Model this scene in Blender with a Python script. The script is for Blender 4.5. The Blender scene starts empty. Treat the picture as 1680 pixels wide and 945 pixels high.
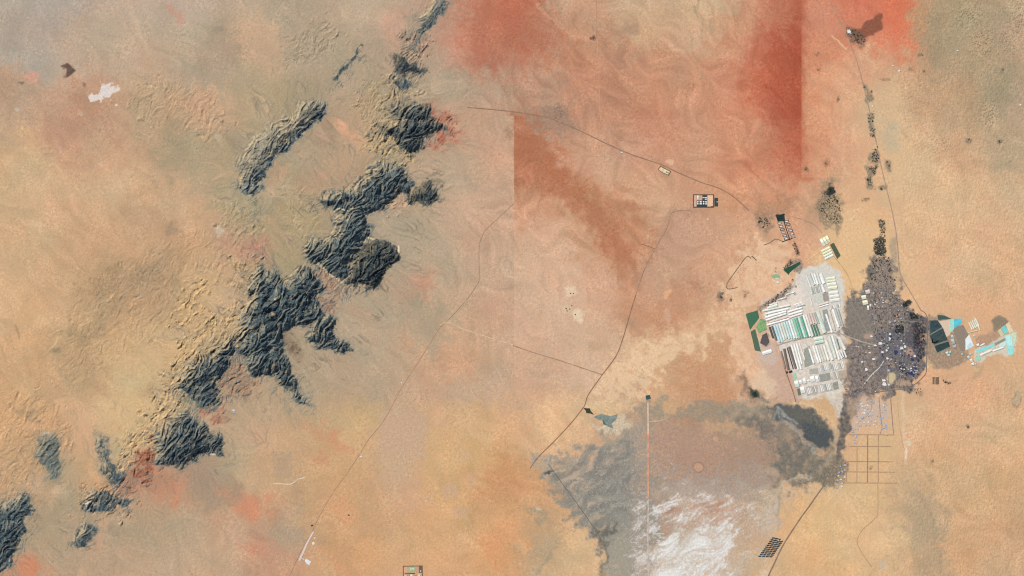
import bpy, bmesh, math, random
import numpy as np
rnd = random.Random(7)
S = 10.0                      # metres of ground for one map unit
W, H = 1680.0, 945.0
def PX(x, y, z=0.0): return ((x - W/2)*S, (H/2 - y)*S, z)
sc = bpy.context.scene
C = sc.collection
f32 = np.float32

# ------------------------------------------------------------------ light, sky, camera
SUN_EL, SUN_AZ = math.radians(41), math.radians(316)     # from the north-west (compass, clockwise from +Y)
world = bpy.data.worlds.new("World"); sc.world = world; world.use_nodes = True
wn = world.node_tree.nodes; wl = world.node_tree.links
sky = wn.new('ShaderNodeTexSky'); sky.sky_type = 'NISHITA'; sky.sun_disc = False
sky.sun_elevation = SUN_EL; sky.sun_rotation = SUN_AZ
wl.new(sky.outputs[0], wn['Background'].inputs[0]); wn['Background'].inputs[1].default_value = 0.13
sl = bpy.data.lights.new('sun', 'SUN'); sl.energy = 4.5; sl.angle = math.radians(0.5); sl.color = (1.0, 0.955, 0.89)
so = bpy.data.objects.new('sun', sl); C.objects.link(so)
sd = (math.sin(SUN_AZ)*math.cos(SUN_EL), math.cos(SUN_AZ)*math.cos(SUN_EL), math.sin(SUN_EL))
import mathutils
so.rotation_euler = mathutils.Vector(sd).to_track_quat('Z', 'Y').to_euler()
so.location = (0, 0, 3000)
cam = bpy.data.cameras.new('camera'); co = bpy.data.objects.new('camera', cam); C.objects.link(co)
CAMZ = 120000.0
cam.sensor_width = 36.0; cam.lens = 36.0*CAMZ/(W*S)
co.location = (0, 0, CAMZ); cam.clip_start = 1000; cam.clip_end = 400000
sc.camera = co
sc.view_settings.view_transform = 'Standard'; sc.view_settings.look = 'None'
sc.view_settings.exposure = 0.35; sc.view_settings.gamma = 1
sc.cycles.max_bounces = 4; sc.cycles.diffuse_bounces = 2; sc.cycles.use_denoising = False; sc.cycles.filter_width = 1.15

# colour as it shows in flat sunlit ground -> base colour
KR, KG, KB = 1.590, 1.630, 1.76
def s2l(c): 
    c = np.asarray(c, dtype=np.float64)/255.0
    return np.where(c <= 0.04045, c/12.92, ((c+0.055)/1.055)**2.4)
def alb(rgb):
    l = s2l(rgb); return tuple(float(min(0.86, v/k)) for v, k in zip(l, (KR, KG, KB)))

# ------------------------------------------------------------------ number fields on a grid
STEP = 0.9
MX = 48
xs = np.arange(-MX, W+MX+0.01, STEP).astype(f32); ys = np.arange(-MX, H+MX+0.01, STEP).astype(f32)
NX, NY = len(xs), len(ys)
X, Y = np.meshgrid(xs, ys)
FX = np.fft.rfftfreq(NX, d=STEP)[None, :]; FY = np.fft.fftfreq(NY, d=STEP)[:, None]
FR = np.sqrt(FX*FX+FY*FY)
def norm(a): a = a-a.mean(); return (a/a.std()).astype(f32)
def spec(seed, filt):
    n = np.random.default_rng(seed).standard_normal((NY, NX))
    return norm(np.fft.irfft2(np.fft.rfft2(n)*filt, s=(NY, NX)))
def band(seed, lam, bw=0.45):                 # noise of one feature size
    f0 = 1.0/lam
    return spec(seed, np.exp(-((np.log(np.maximum(FR, 1e-6)/f0))**2)/(2*bw*bw))/np.maximum(FR, 1e-6))
def aniso(seed, lam_along, lam_across, ang):  # elongated; ang measured from +x towards +y (down)
    c, s = math.cos(ang), math.sin(ang)
    fu = FX*c+FY*s; fv = -FX*s+FY*c
    q = (fu*lam_along)**2+(fv*lam_across)**2
    return spec(seed, np.sqrt(q)*np.exp(-q))
def fbm(seed, lmax, beta=1.7):
    f = np.where(FR > 1.0/lmax, np.maximum(FR, 1e-6)**(-beta), 0)
    return spec(seed, f)
def blur(a, s):
    return np.fft.irfft2(np.fft.rfft2(a)*np.exp(-2*(math.pi*s*FR)**2), s=(NY, NX)).astype(f32)
def sstep(a, b, v):
    t = np.clip((v-a)/(b-a), 0, 1); return (t*t*(3-2*t)).astype(f32)
def lic(n, vx, vy, L, st=1.0):
    m = np.sqrt(vx*vx+vy*vy)+1e-9; vx = (vx/m).ravel(); vy = (vy/m).ravel(); n = n.ravel()
    gx, gy = np.meshgrid(np.arange(NX, dtype=f32), np.arange(NY, dtype=f32))
    acc = n.copy()
    for sg in (1, -1):
        px = gx.ravel().copy(); py = gy.ravel().copy(); idx = np.arange(NX*NY)
        for k in range(L):
            px += sg*st*vx[idx]; py += sg*st*vy[idx]
            np.clip(px, 0, NX-1, out=px); np.clip(py, 0, NY-1, out=py)
            idx = (py+0.5).astype(np.int32)*NX+(px+0.5).astype(np.int32)
            acc += n[idx]*(1-(k/L)**2)
    return norm(acc.reshape(NY, NX))
def bil(F, x, y):
    gx = (x+MX)/STEP; gy = (y+MX)/STEP
    i = int(min(max(gx, 0), NX-2)); j = int(min(max(gy, 0), NY-2)); a = min(max(gx-i, 0), 1); b = min(max(gy-j, 0), 1)
    return float((F[j, i]*(1-a)+F[j, i+1]*a)*(1-b)+(F[j+1, i]*(1-a)+F[j+1, i+1]*a)*b)

# warps shared by outlines, so their edges wander
WX1, WY1 = fbm(11, 40, 1.9), fbm(12, 40, 1.9)
WXB, WYB = fbm(13, 260, 2.4), fbm(14, 260, 2.4)
def window(pts, pad):
    p = np.array(pts, dtype=f32)
    i0 = max(0, int((p[:, 0].min()-pad+MX)/STEP)); i1 = min(NX, int((p[:, 0].max()+pad+MX)/STEP)+2)
    j0 = max(0, int((p[:, 1].min()-pad+MX)/STEP)); j1 = min(NY, int((p[:, 1].max()+pad+MX)/STEP)+2)
    return slice(j0, j1), slice(i0, i1)
def sdist(pts, w, warp=0.0, closed=True, big=0.0):
    x = X[w]+warp*WX1[w]+big*WXB[w]; y = Y[w]+warp*WY1[w]+big*WYB[w]
    d = np.full(x.shape, 1e9, f32); ins = np.zeros(x.shape, bool)
    n = len(pts)
    for k in range(n if closed else n-1):
        ax, ay = pts[k]; bx, by = pts[(k+1) % n]
        ex, ey = bx-ax, by-ay
        t = np.clip(((x-ax)*ex+(y-ay)*ey)/(ex*ex+ey*ey+1e-9), 0, 1)
        d = np.minimum(d, (x-ax-t*ex)**2+(y-ay-t*ey)**2)
        if closed and ay != by:
            c = ((ay > y) != (by > y)) & (x < (bx-ax)*(y-ay)/(by-ay)+ax); ins ^= c
    d = np.sqrt(d)
    return np.where(ins, d, -d) if closed else -d
def ell(cx, cy, rx, ry, ang=0):
    c, s = math.cos(math.radians(ang)), math.sin(math.radians(ang))
    return [(cx+rx*math.cos(t)*c-ry*math.sin(t)*s, cy+rx*math.cos(t)*s+ry*math.sin(t)*c) for t in [k*2*math.pi/18 for k in range(18)]]
def rect(x0, y0, x1, y1): return [(x0, y0), (x1, y0), (x1, y1), (x0, y1)]

# ------------------------------------------------------------------ mountains: outlines read off the picture
MOUNT = [  # outline, height, label
 ([(722,-4),(736,6),(728,20),(716,24),(714,36),(704,45),(694,55),(684,48),(690,35),(696,20),(706,12),(712,-2)], 90, 'small dark ragged ridge at the top edge beside the red plain'),
 ([(652,93),(664,92),(668,104),(681,108),(694,112),(690,118),(672,118),(662,122),(650,118),(647,106)], 80, 'dark blue hill split by a pale sand notch'),
 ([(646,126),(660,126),(672,136),(672,143),(660,146),(648,138)], 55, 'little dark hill just above the striped blue massif'),
 ([(662,160),(673,169),(691,172),(701,172),(703,196),(720,199),(734,205),(718,215),(707,220),(692,223),(698,236),(683,252),(666,248),(658,240),(640,222),(629,213),(619,208),(638,203),(650,198),(640,190),(638,181),(652,170)], 190, 'striped dark blue massif with red rocks along its eastern foot'),
 ([(618,263),(633,271),(655,270),(664,277),(668,294),(677,314),(660,318),(641,327),(632,346),(618,346),(600,352),(611,368),(604,392),(598,397),(582,422),(571,444),(563,462),(543,452),(518,430),(498,421),(502,392),(526,392),(545,384),(551,374),(543,357),(560,350),(545,346),(521,327),(526,317),(557,310),(580,303),(591,290),(603,286),(607,274)], 220, 'long slate grey massif crossed by a pale canyon line'),
 ([(671,312),(686,307),(694,304),(697,299),(705,299),(706,306),(718,308),(719,326),(706,335),(690,333),(676,330),(670,321)], 130, 'isolated dark hill east of the long slate massif'),
 ([(615,395),(631,400),(653,413),(655,428),(634,441),(626,455),(619,470),(598,477),(590,462),(571,468),(577,442),(584,421),(598,402)], 210, 'near black rounded block mountain with pale eastern spur'),
 ([(425,434),(452,450),(470,456),(487,441),(510,440),(533,473),(514,484),(523,503),(533,516),(552,522),(543,537),(551,553),(579,574),(560,578),(544,571),(524,569),(500,556),(509,534),(488,530),(468,541),(462,566),(471,592),(483,619),(492,650),(508,664),(486,661),(480,642),(466,636),(456,629),(452,612),(426,618),(412,614),(402,588),(392,578),(388,552),(398,536),(396,510),(410,492),(408,470),(415,450)], 240, 'largest dark massif with two long spurs reaching south-east'),
 ([(299,613),(318,592),(343,583),(366,566),(384,552),(386,572),(371,584),(378,606),(352,627),(364,661),(350,668),(326,670),(316,650),(306,646),(294,630)], 170, 'dark rugged ridge with a square-cut green-grey southern slope'),
 ([(303,674),(324,690),(349,713),(362,713),(365,742),(350,746),(338,745),(312,757),(291,767),(274,765),(256,759),(253,718),(266,702),(287,683)], 180, 'broad dark dome mountain beside the red fan'),
 ([(160,710),(170,722),(178,755),(190,766),(204,776),(202,789),(186,797),(171,775),(162,751),(159,729)], 80, 'narrow curved dark ridge west of the red fan'),
 ([(138,822),(150,808),(172,806),(186,815),(200,818),(216,824),(206,832),(188,828),(176,838),(158,834),(146,842),(136,834)], 75, 'cluster of small dark hills with radiating pale gullies'),
 ([(140,858),(158,867),(152,888),(130,891),(116,896),(128,876),(132,863)], 75, 'lone small dark hill at the lower left'),
 ([(65,720),(92,711),(97,720),(97,786),(86,784),(78,765),(58,747)], 60, 'grey-green hill with a straight eastern edge'),
 ([(-60,822),(5,824),(22,816),(40,810),(52,833),(42,852),(39,874),(28,896),(16,924),(-10,945),(-60,960)], 150, 'dark mountain cut by the lower left edge'),
 ([(500,163),(520,165),(534,171),(535,184),(516,201),(502,212),(478,238),(450,260),(440,280),(428,302),(411,320),(388,314),(390,282),(385,270),(406,240),(424,220),(450,204),(478,190),(486,172)], 150, 'slanting dark ridge with a pale crumpled north-western rim'),
 ([(586,84),(592,78),(578,100),(562,116),(548,134),(545,132),(556,114),(570,98)], 35, 'thin broken rock rib pointing at the slanting ridge'),
]
BAD = [  # rough low ground: outline, relief, colour, opacity
 ([(0,655),(60,640),(110,690),(120,730),(70,760),(40,800),(0,820),(-50,820),(-50,660)], 11, (206,160,116), .45),
 ([(120,500),(190,430),(280,400),(330,380),(400,410),(395,450),(340,480),(290,530),(230,560),(160,600),(120,640),(100,590)], 8, (196,160,120), .35),
 ([(300,480),(330,455),(345,470),(325,520),(280,535)], 26, (210,172,120), .6),
 ([(320,530),(390,500),(400,540),(360,580),(320,600),(290,640),(270,690),(230,740),(200,760),(200,730),(240,690),(280,610)], 34, (204,172,124), .7),
 ([(205,730),(225,700),(250,670),(290,640),(300,675),(262,700),(252,720),(258,762),(230,735),(222,765),(196,775)], 34, (222,184,134), .7),
 ([(241,727),(252,742),(260,765),(246,784),(232,785),(214,776),(228,752)], 30, (156,98,76), .9),
 ([(355,600),(385,590),(402,612),(420,620),(410,650),(372,655),(360,640)], 26, (164,124,100), .7),
 ([(330,672),(366,670),(370,684),(350,690),(336,682)], 16, (168,112,92), .8),
 ([(462,545),(476,548),(490,575),(488,586),(472,578),(464,562)], 14, (124,102,84), .85),
 ([(516,432),(532,446),(562,466),(560,482),(545,486),(530,470),(518,450)], 30, (186,140,116), .85),
 ([(513,484),(530,490),(552,500),(540,520),(528,505)], 22, (160,116,98), .75),
 ([(605,140),(660,128),(690,150),(660,160),(640,180),(625,205),(600,200),(590,170)], 24, (182,158,120), .6),
 ([(608,215),(625,213),(658,242),(680,258),(660,268),(620,262),(600,240)], 34, (202,172,124), .8),
 ([(640,196),(672,196),(668,204),(646,204)], 16, (226,190,136), .9),
 ([(700,174),(716,184),(740,198),(748,215),(735,235),(712,243),(704,234),(720,220),(732,206),(704,198)], 22, (186,98,78), .8),
 ([(395,405),(432,385),(436,420),(415,435)], 9, (204,128,112), .7),
 ([(640,330),(662,316),(680,330),(660,345),(640,345)], 24, (206,164,132), .8),
 ([(136,800),(170,790),(215,806),(222,828),(200,842),(160,845),(132,840)], 30, (204,156,116), .7),
 ([(186,795),(205,780),(220,800),(205,815)], 20, (170,110,88), .6),
 ([(480,60),(540,30),(560,60),(530,90),(480,110),(465,85)], 14, (172,154,126), .5),
 ([(240,135),(300,140),(350,160),(370,220),(330,240),(300,200),(240,210),(215,160)], 12, (192,160,124), .3),
 ([(360,340),(420,330),(440,380),(400,400),(370,390)], 13, (180,162,122), .5),
 ([(380,420),(420,420),(430,450),(405,480),(380,470)], 24, (196,164,122), .6),
 ([(470,290),(520,330),(530,370),(500,395),(470,380)], 9, (180,160,118), .4),
 ([(660,60),(700,50),(700,90),(670,100)], 30, (160,138,116), .6),
]
mount = np.zeros((NY, NX), f32); mid = np.full((NY, NX), -1, np.int16); dsig = np.full((NY, NX), -99, f32); mh = np.zeros((NY, NX), f32)
for k, (pts, h, lab) in enumerate(MOUNT):
    w = window(pts, 26)
    d = sdist(pts, w, 2.4).astype(f32)
    up = d > dsig[w]
    mid[w][up & (d > -14)] = k
    mh[w] = np.where(up & (d > -14), h, mh[w]); dsig[w] = np.maximum(dsig[w], d)
din = np.maximum(dsig, 0)
mount = sstep(-8, 5, dsig)                              # relief reaches a little past the rock's edge
bad = np.zeros((NY, NX), f32); badh = np.zeros((NY, NX), f32)
bad_a = []
bn = fbm(20, 34, 1.5)
for pts, h, col_, op in BAD:
    w = window(pts, 30)
    a_ = sstep(-10, 9, sdist(pts, w, 5.0)+4.5*bn[w])
    bad_a.append((w, a_)); badh[w] = np.maximum(badh[w], a_*h)
ROCKY = [([(300,604),(340,560),(390,515),(410,545),(400,590),(360,592),(310,628)], .95), ([(255,690),(280,650),(300,612),(322,650),(300,682),(265,705)], .9), ([(198,745),(225,700),(250,655),(290,640),(262,700),(250,722),(232,742),(215,775),(200,772)], .55),
 ([(396,420),(430,400),(442,440),(412,475),(388,455)], .6), ([(500,340),(524,308),(560,325),(545,352)], .7), ([(585,150),(650,126),(664,160),(640,192),(600,200)], .45), ([(598,215),(625,212),(662,250),(652,270),(612,264),(605,245)], .75),
 ([(672,20),(704,6),(694,60),(694,92),(665,96),(652,80),(670,58)], .85), ([(468,186),(500,162),(535,170),(500,204),(440,228),(400,264),(386,306),(376,296),(398,250),(440,208)], .8), ([(132,800),(216,798),(222,836),(138,846)], .55), ([(592,78),(556,108),(538,150),(550,150),(578,120),(602,85)], .5),
 ([(480,60),(545,35),(560,70),(500,105),(470,90)], .25), ([(160,480),(260,420),(290,440),(210,520),(150,560)], .16), ([(400,330),(440,325),(430,370),(390,380)], .3), ([(355,605),(400,595),(425,618),(405,650),(365,655)], .45), ([(640,95),(690,90),(700,125),(660,150),(640,140)], .75), ([(700,190),(740,200),(735,225),(700,225)], .4), ([(440,640),(500,600),(520,670),(480,680)], .3), ([(55,705),(104,705),(104,800),(70,790)], .4), ([(0,800),(60,800),(66,860),(30,930),(0,945)], .4), ([(112,850),(165,856),(160,900),(110,905)], .4), ([(500,430),(560,400),(600,470),(540,520),(500,490)], .5), ([(380,552),(405,560),(408,600),(372,612),(362,580)], .85), ([(304,640),(332,660),(336,690),(300,690),(290,665)], .85), ([(620,246),(668,248),(668,272),(616,270)], .85), ([(655,300),(684,308),(684,330),(650,326)], .6), ([(200,770),(258,755),(250,790),(210,815),(186,800)], .35)]
rocky = np.zeros((NY, NX), f32)
for pts, a_ in ROCKY:
    w = window(pts, 30); rocky[w] = np.maximum(rocky[w], a_*sstep(-9, 8, sdist(pts, w, 5.0)))
NE = math.radians(-52)                                  # strike of the strata (up to the right)
n_low = band(21, 40); n_strike = aniso(22, 24, 6.5, NE)
ang = NE+0.38*fbm(28, 60, 1.8)+0.15*fbm(29, 20, 1.5)
ca_, sa_ = np.cos(ang).astype(f32), np.sin(ang).astype(f32)
st1 = lic(band(23, 2.9, .4), ca_, sa_, 13); st2 = lic(band(19, 6.2, .45), ca_, sa_, 22); st3 = lic(band(18, 11, .4), ca_, sa_, 30)
core = din/(din+20.0)
mhs = blur(mh*(dsig > -2), 6)
rid0 = 1-np.abs(band(27, 30, .4))
Z0 = mhs*core*(0.80+0.10*n_low+0.10*rid0)+ mount*mhs*0.020*st3
bmod = np.clip(.75+.55*bn, .08, 1.8)
Z0 += badh*(0.15*st3+0.10*n_low+0.10*fbm(24, 30, 1.6))*bmod
def slope(z, s):
    q, p = np.gradient(blur(z, s)); return -p, -q
rough = mount*np.clip(mhs/170, .3, 1.15)
fx_, fy_ = slope(Z0, 3.0)
l0 = lic(band(17, 11.5, .4), fx_, fy_, 20)
Zq = Z0 + rough*15.0*l0*(.5+core) + badh*.09*l0*bmod
fx_, fy_ = slope(Zq, 1.6)
l1 = lic(band(25, 6.4, .45), fx_, fy_, 12)
Z1 = Zq + rough*14.0*l1 + badh*0.15*l1*bmod
fx_, fy_ = slope(Z1, 0.9)
l2 = lic(band(26, 3.1, .4), fx_, fy_, 7)
n_strike2 = st1
Z2 = Z1 + rough*(5.0*l2 + 3.6*st1 + 7.5*st2) + badh*(0.09*l2+0.07*st1+0.09*st2)*bmod
# plains: washes run away from the mountains
msk = (dsig > 0).astype(f32)
phi = blur(msk, 46)+blur(msk, 110)*1.5+0.040*fbm(32, 150, 2.2)+0.010*fbm(31, 46, 2.0)
py_, px_ = np.gradient(blur(phi, 3))
fl1 = lic(band(33, 3.4, .5), -px_, -py_, 30)
fx2 = -px_/(np.sqrt(px_**2+py_**2)+1e-9); fy2 = -py_/(np.sqrt(px_**2+py_**2)+1e-9)
fl2 = lic(fbm(34, 22, 1.2), fx2, fy2, 60)
wa = math.radians(48)+.6*fbm(16, 150, 2.0)+.25*fbm(15, 40, 1.8)          # the sand-moving wind
wsp = lic(fbm(9, 30, 1.3), np.cos(wa), np.sin(wa), 45)
near = np.clip(blur(msk, 60)*7.0, 0, 1)                 # strength of the fans
near *= sstep(1010, 860, X)
near *= np.clip(.75+.4*fbm(30, 80, 1.8), .1, 1.2)
# branching dry streams: water routed down the fans cell by cell
hs = (phi+0.004*fbm(8, 14, 1.2)+0.00002*(840-X))[::2, ::2]; sh = hs.shape
nb = np.full(sh, 0, np.int64); best = hs.copy(); base = np.arange(hs.size).reshape(sh); nb[...] = base
for dy in (-1, 0, 1):
    for dx in (-1, 0, 1):
        if dx or dy:
            r_ = np.roll(np.roll(hs, -dy, 0), -dx, 1); ri = np.roll(np.roll(base, -dy, 0), -dx, 1)
            drop = (hs-r_)/math.hypot(dx, dy); m_ = drop > (hs-best); best = np.where(m_, hs-drop, best); nb = np.where(m_, ri, nb)
acc = [1.0]*hs.size; nbl = nb.ravel().tolist()
for i_ in np.argsort(-hs.ravel()).tolist():
    r_ = nbl[i_]
    if r_ != i_: acc[r_] += acc[i_]
lg = np.log(np.array(acc, f32)).reshape(sh)
up2 = lambda q: np.repeat(np.repeat(q, 2, 0), 2, 1)[:NY, :NX]
wash = blur(up2(sstep(2.2, 4.2, lg)), 0.8)*1.3; wash_big = blur(up2(sstep(4.6, 6.6, lg)), 1.6)*1.5
wash *= near*(1-sstep(-6, 4, dsig)); wash_big *= near*(1-sstep(-6, 4, dsig))
# wind texture on the plains and dunes in the north-east
wind = aniso(35, 16, 2.6, math.radians(100)); wind2 = aniso(36, 8, 2.4, math.radians(62))
dn = np.zeros((NY, NX), f32)
for (cx, cy, rx, ry, a) in [(1590,25,28,22,1),(1612,70,20,34,1),(1672,30,22,60,.85),(1655,70,26,26,.7),(1625,188,20,26,1),(1640,235,14,12,.5),(1540,240,38,18,.55),(1500,170,60,60,.3),(1600,130,70,60,.3)]:
    dn = np.maximum(dn, a*np.exp(-(((X-cx)/rx)**2+((Y-cy)/ry)**2)**1.5))
east = sstep(1440, 1520, X)
built = np.zeros((NY, NX), f32)
for r in [rect(1212,430,1540,668), rect(1370,640,1475,800), rect(1500,500,1680,612), rect(1265,345,1395,440), rect(1130,308,1186,350), rect(1240,875,1292,920), rect(655,920,700,960), rect(1380,40,1455,80), rect(1408,130,1470,420)]:
    w = window(r, 16); built[w] = np.maximum(built[w], sstep(-9, 3, sdist(r, w)))
dune_n = band(37, 6.2, .3); dune = (1-np.abs(dune_n)*1.1)
micro = 0.42*band(38, 4.2)+0.20*band(39, 2.8)+0.35*band(7, 7.5)
ZP = micro*(0.8+0.5*east) + 0.10*fl2*near*(1-mount) - (1.6*wash+1.6*wash_big) + dn*4.2*dune + 0.5*wind*(0.25+0.6*east) + 0.4*wind2*east
for (cx, cy, rx, ry, a) in [(1560,580,200,200,.9),(1560,350,160,140,.6),(1590,800,120,170,.8),(90,450,110,120,.3)]:
    ZP += a*0.34*band(40+int(cx) % 7, 4.6)*np.exp(-(((X-cx)/rx)**2+((Y-cy)/ry)**2)**2)
ZP *= (1-built*0.97)
Z = (Z2*1.0 + ZP*(1-0.7*mount)).astype(f32)
def gz(x, y): return bil(Z, x, y)
# ------------------------------------------------------------------ ground colours (base colour of sand, gravel, salt, silt)
CP = """0 0 182 166 148|105 0 180 166 152|210 0 190 170 148|315 0 192 170 150|420 0 190 168 142|525 0 176 160 134|630 0 196 172 144|735 0 198 146 122|840 0 190 112 86|945 0 200 160 130|1050 0 204 170 136|1155 0 206 174 138|1260 0 206 152 120|1575 0 180 158 124|1680 0 190 164 130
0 70 178 166 150|60 70 182 166 150|105 75 192 168 144|210 70 194 170 142|315 70 188 168 140|350 90 170 152 128|420 70 206 172 138|470 40 178 160 134|500 70 176 158 132|560 90 176 160 132|620 50 192 164 138|600 10 200 176 146|650 40 206 160 136|680 60 184 156 132|740 60 202 150 126|790 40 184 112 88|800 80 186 118 96|860 60 190 112 86|830 110 190 140 116|900 60 188 136 108|945 70 198 150 118|1010 90 196 142 112|1050 30 200 165 130|1080 120 202 144 112|1155 70 208 170 136|1200 70 208 150 116|1260 60 200 120 92|1300 60 184 96 70
1330 60 212 142 108|1345 20 208 140 112|1380 20 210 130 100|1420 10 212 122 94|1470 30 224 120 88|1480 60 224 130 98|1510 40 190 156 118|1560 40 178 152 120|1610 40 176 156 124|1670 40 188 156 128
0 140 188 154 126|60 160 196 160 132|130 200 190 148 120|60 260 208 172 132|170 230 204 162 128|250 170 188 160 128|300 190 190 158 126|340 180 206 164 132|290 270 172 152 122|340 240 180 158 126|420 150 182 160 126|480 160 170 152 120|560 150 178 156 128|580 110 180 158 130|600 180 188 158 128|740 140 178 160 134|790 150 186 158 132|780 200 194 158 130|840 140 190 146 120|900 150 190 148 120|900 190 176 144 120|960 130 200 142 112|1010 160 196 140 110|1050 180 192 138 108|1100 170 204 150 118|1150 170 206 146 114|1200 160 208 140 108|1260 160 196 114 86|1300 170 186 98 72
1330 150 218 152 116|1380 150 220 168 130|1420 130 218 164 130|1450 170 216 180 140|1500 150 204 164 128|1560 150 188 158 124|1620 150 176 154 122|1670 170 186 158 130
0 300 206 172 132|80 330 212 174 136|200 300 212 174 136|300 320 210 172 136|360 260 176 156 122|350 320 176 156 124|470 290 172 156 126|540 250 184 158 130|560 300 182 154 124|500 330 180 154 124|590 230 190 154 122|700 280 192 162 134|760 250 190 164 136|800 220 202 160 132|830 280 206 164 134
860 240 180 110 80|900 290 182 116 84|880 330 206 154 122|940 260 206 158 128|1000 280 208 164 132|1060 240 204 150 122|1100 230 206 146 114|1160 250 206 152 120|1220 230 206 142 108|1270 250 202 130 98|1300 250 198 112 84
1330 250 216 152 116|1380 250 222 164 128|1410 230 220 174 136|1465 220 208 180 142|1490 260 220 184 142|1540 240 206 164 128|1600 240 204 168 132|1660 240 188 162 130
40 400 208 172 132|120 400 206 166 128|200 400 204 164 126|260 380 200 160 124|330 350 208 168 130|420 340 176 160 126|440 400 172 156 118|480 360 180 160 124|700 360 190 164 134|680 390 182 164 134|640 360 180 160 136|760 340 204 168 140|800 400 200 164 136
880 400 214 172 140|900 460 214 176 146|960 320 186 126 90|1000 370 188 128 94|1030 410 196 138 104|960 400 206 158 124|1060 330 208 166 132|1090 390 200 156 128|1140 400 204 162 132|1200 320 212 154 116|1220 380 214 164 130|1260 330 208 146 112|1300 320 216 168 132|1340 330 184 146 116|1390 340 224 178 138|1420 380 224 186 144|1400 430 230 190 142|1540 350 222 182 140|1600 330 216 180 140|1670 350 214 176 138|1600 430 222 180 140|1540 430 222 180 140|1670 450 216 174 134
40 500 212 172 130|100 480 208 168 128|180 470 190 156 118|250 430 186 152 118|270 470 182 150 116|320 470 214 178 132|370 500 204 168 132|340 540 196 160 126|420 400 206 140 122|400 430 206 168 134|450 420 170 154 116|620 500 188 166 136|680 440 190 166 136|690 470 200 154 126|720 430 188 166 138|760 470 200 166 136|820 470 202 166 138|700 530 180 160 132|600 540 190 164 136|760 560 206 164 130|820 560 204 166 136|740 600 206 160 126
870 520 212 174 144|930 480 216 178 148|1000 470 210 166 136|1060 500 200 148 114|1100 460 202 156 126|1130 500 196 142 110|1090 540 190 136 104|1170 470 202 158 128|1200 470 214 168 132|1250 430 222 172 136|1220 530 224 180 144|1000 550 212 174 142|960 600 214 180 150|900 600 206 168 138|860 640 208 168 136|1060 590 218 180 142|1100 570 222 184 146|1150 560 218 178 138|1180 590 210 164 124|1120 610 206 154 116|1080 630 214 174 134|1180 640 198 146 108|1220 600 226 180 146|1230 640 206 170 140
1600 500 218 174 134|1560 480 224 180 140|1670 520 218 176 138|1560 630 220 172 134|1650 640 216 174 134|1600 640 220 172 134
0 600 208 164 122|60 580 206 168 126|120 600 190 158 120|200 600 214 178 132|260 560 212 176 130|200 660 216 182 134|100 660 206 164 124|30 680 212 170 126|140 700 216 172 134|220 670 214 180 132|420 640 192 162 130|400 690 192 164 132|530 620 178 156 128|500 600 186 162 132|560 590 184 160 132|600 640 186 162 134|660 620 196 164 134|540 680 190 162 128|580 700 204 172 128|480 700 196 160 124|600 690 204 168 124|660 700 196 164 138|740 640 200 166 136|800 640 200 166 138|750 690 210 172 132|800 700 214 172 128
660 780 202 166 136|720 760 214 172 126|770 760 216 172 122|830 770 206 152 106|820 800 200 150 108|740 830 214 168 122|620 830 206 160 122|560 780 204 162 120|500 760 200 160 122|450 790 200 166 128|470 730 206 170 130|420 760 196 164 128
60 800 190 158 124|130 760 208 164 122|110 830 176 154 124|220 860 182 158 128|280 800 206 144 112|320 800 178 150 122|360 840 188 152 122|420 830 206 144 112|300 860 188 162 132|380 880 196 164 134|440 900 200 152 122|150 930 192 160 130|250 920 194 164 134|350 920 200 166 134|460 870 182 156 128|540 860 204 160 120|600 900 212 164 118|560 930 204 158 118|700 880 212 166 122|760 900 216 168 124|810 900 216 160 112|830 860 222 166 118|640 930 212 164 124
860 720 218 172 130|860 800 214 158 112|880 850 196 160 122|870 890 200 162 122|900 930 206 172 132|950 900 222 182 138|930 700 226 186 142|960 740 214 168 132|1000 730 196 160 130|1030 760 150 140 126|1030 860 150 142 130|1120 730 188 146 118|1160 700 190 150 122|1160 760 186 146 120|1200 720 176 146 120|1240 760 164 138 116|1220 800 186 158 134|1260 830 196 168 142|1140 820 190 166 146|1140 900 206 188 170|1040 690 190 160 130|1100 650 214 174 134
1310 850 224 180 132|1350 860 224 184 134|1360 920 222 178 130|1420 830 222 184 138|1450 900 222 184 140|1420 680 218 176 136|1440 740 222 182 136|1490 700 220 180 140|1560 680 220 176 136|1640 700 218 178 136|1500 800 204 170 132|1530 850 194 164 130|1560 780 214 172 130|1600 800 214 172 128|1650 850 204 166 126|1600 900 214 168 126|1500 930 198 164 128|1670 930 208 168 130"""
cp = np.array([[float(v) for v in t.split()] for ln in CP.split('\n') for t in ln.split('|')], dtype=f32)
SEAMS = [(843, 190, 657), (1315, -60, 292)]            # straight colour joins between mosaic tiles, painted into the ground
def side(x, y): 
    r = np.zeros(np.shape(x), np.int8)
    for k, (sx, y0, y1) in enumerate(SEAMS): r = r + (2**k)*((x > sx) & (y > y0) & (y < y1)).astype(np.int8)
    return r
def inband(y):
    r = np.zeros(np.shape(y), np.int8)
    for k, (sx, y0, y1) in enumerate(SEAMS): r = r + (2**k)*((y > y0) & (y < y1)).astype(np.int8)
    return r
col = np.zeros((NY, NX, 3), f32)
gs, gb = side(X, Y), inband(Y)
num = np.zeros((NY, NX, 3), f32); den = np.zeros((NY, NX), f32)
xw = X+6*WX1+10*WXB; yw = Y+6*WY1+10*WYB
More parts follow.
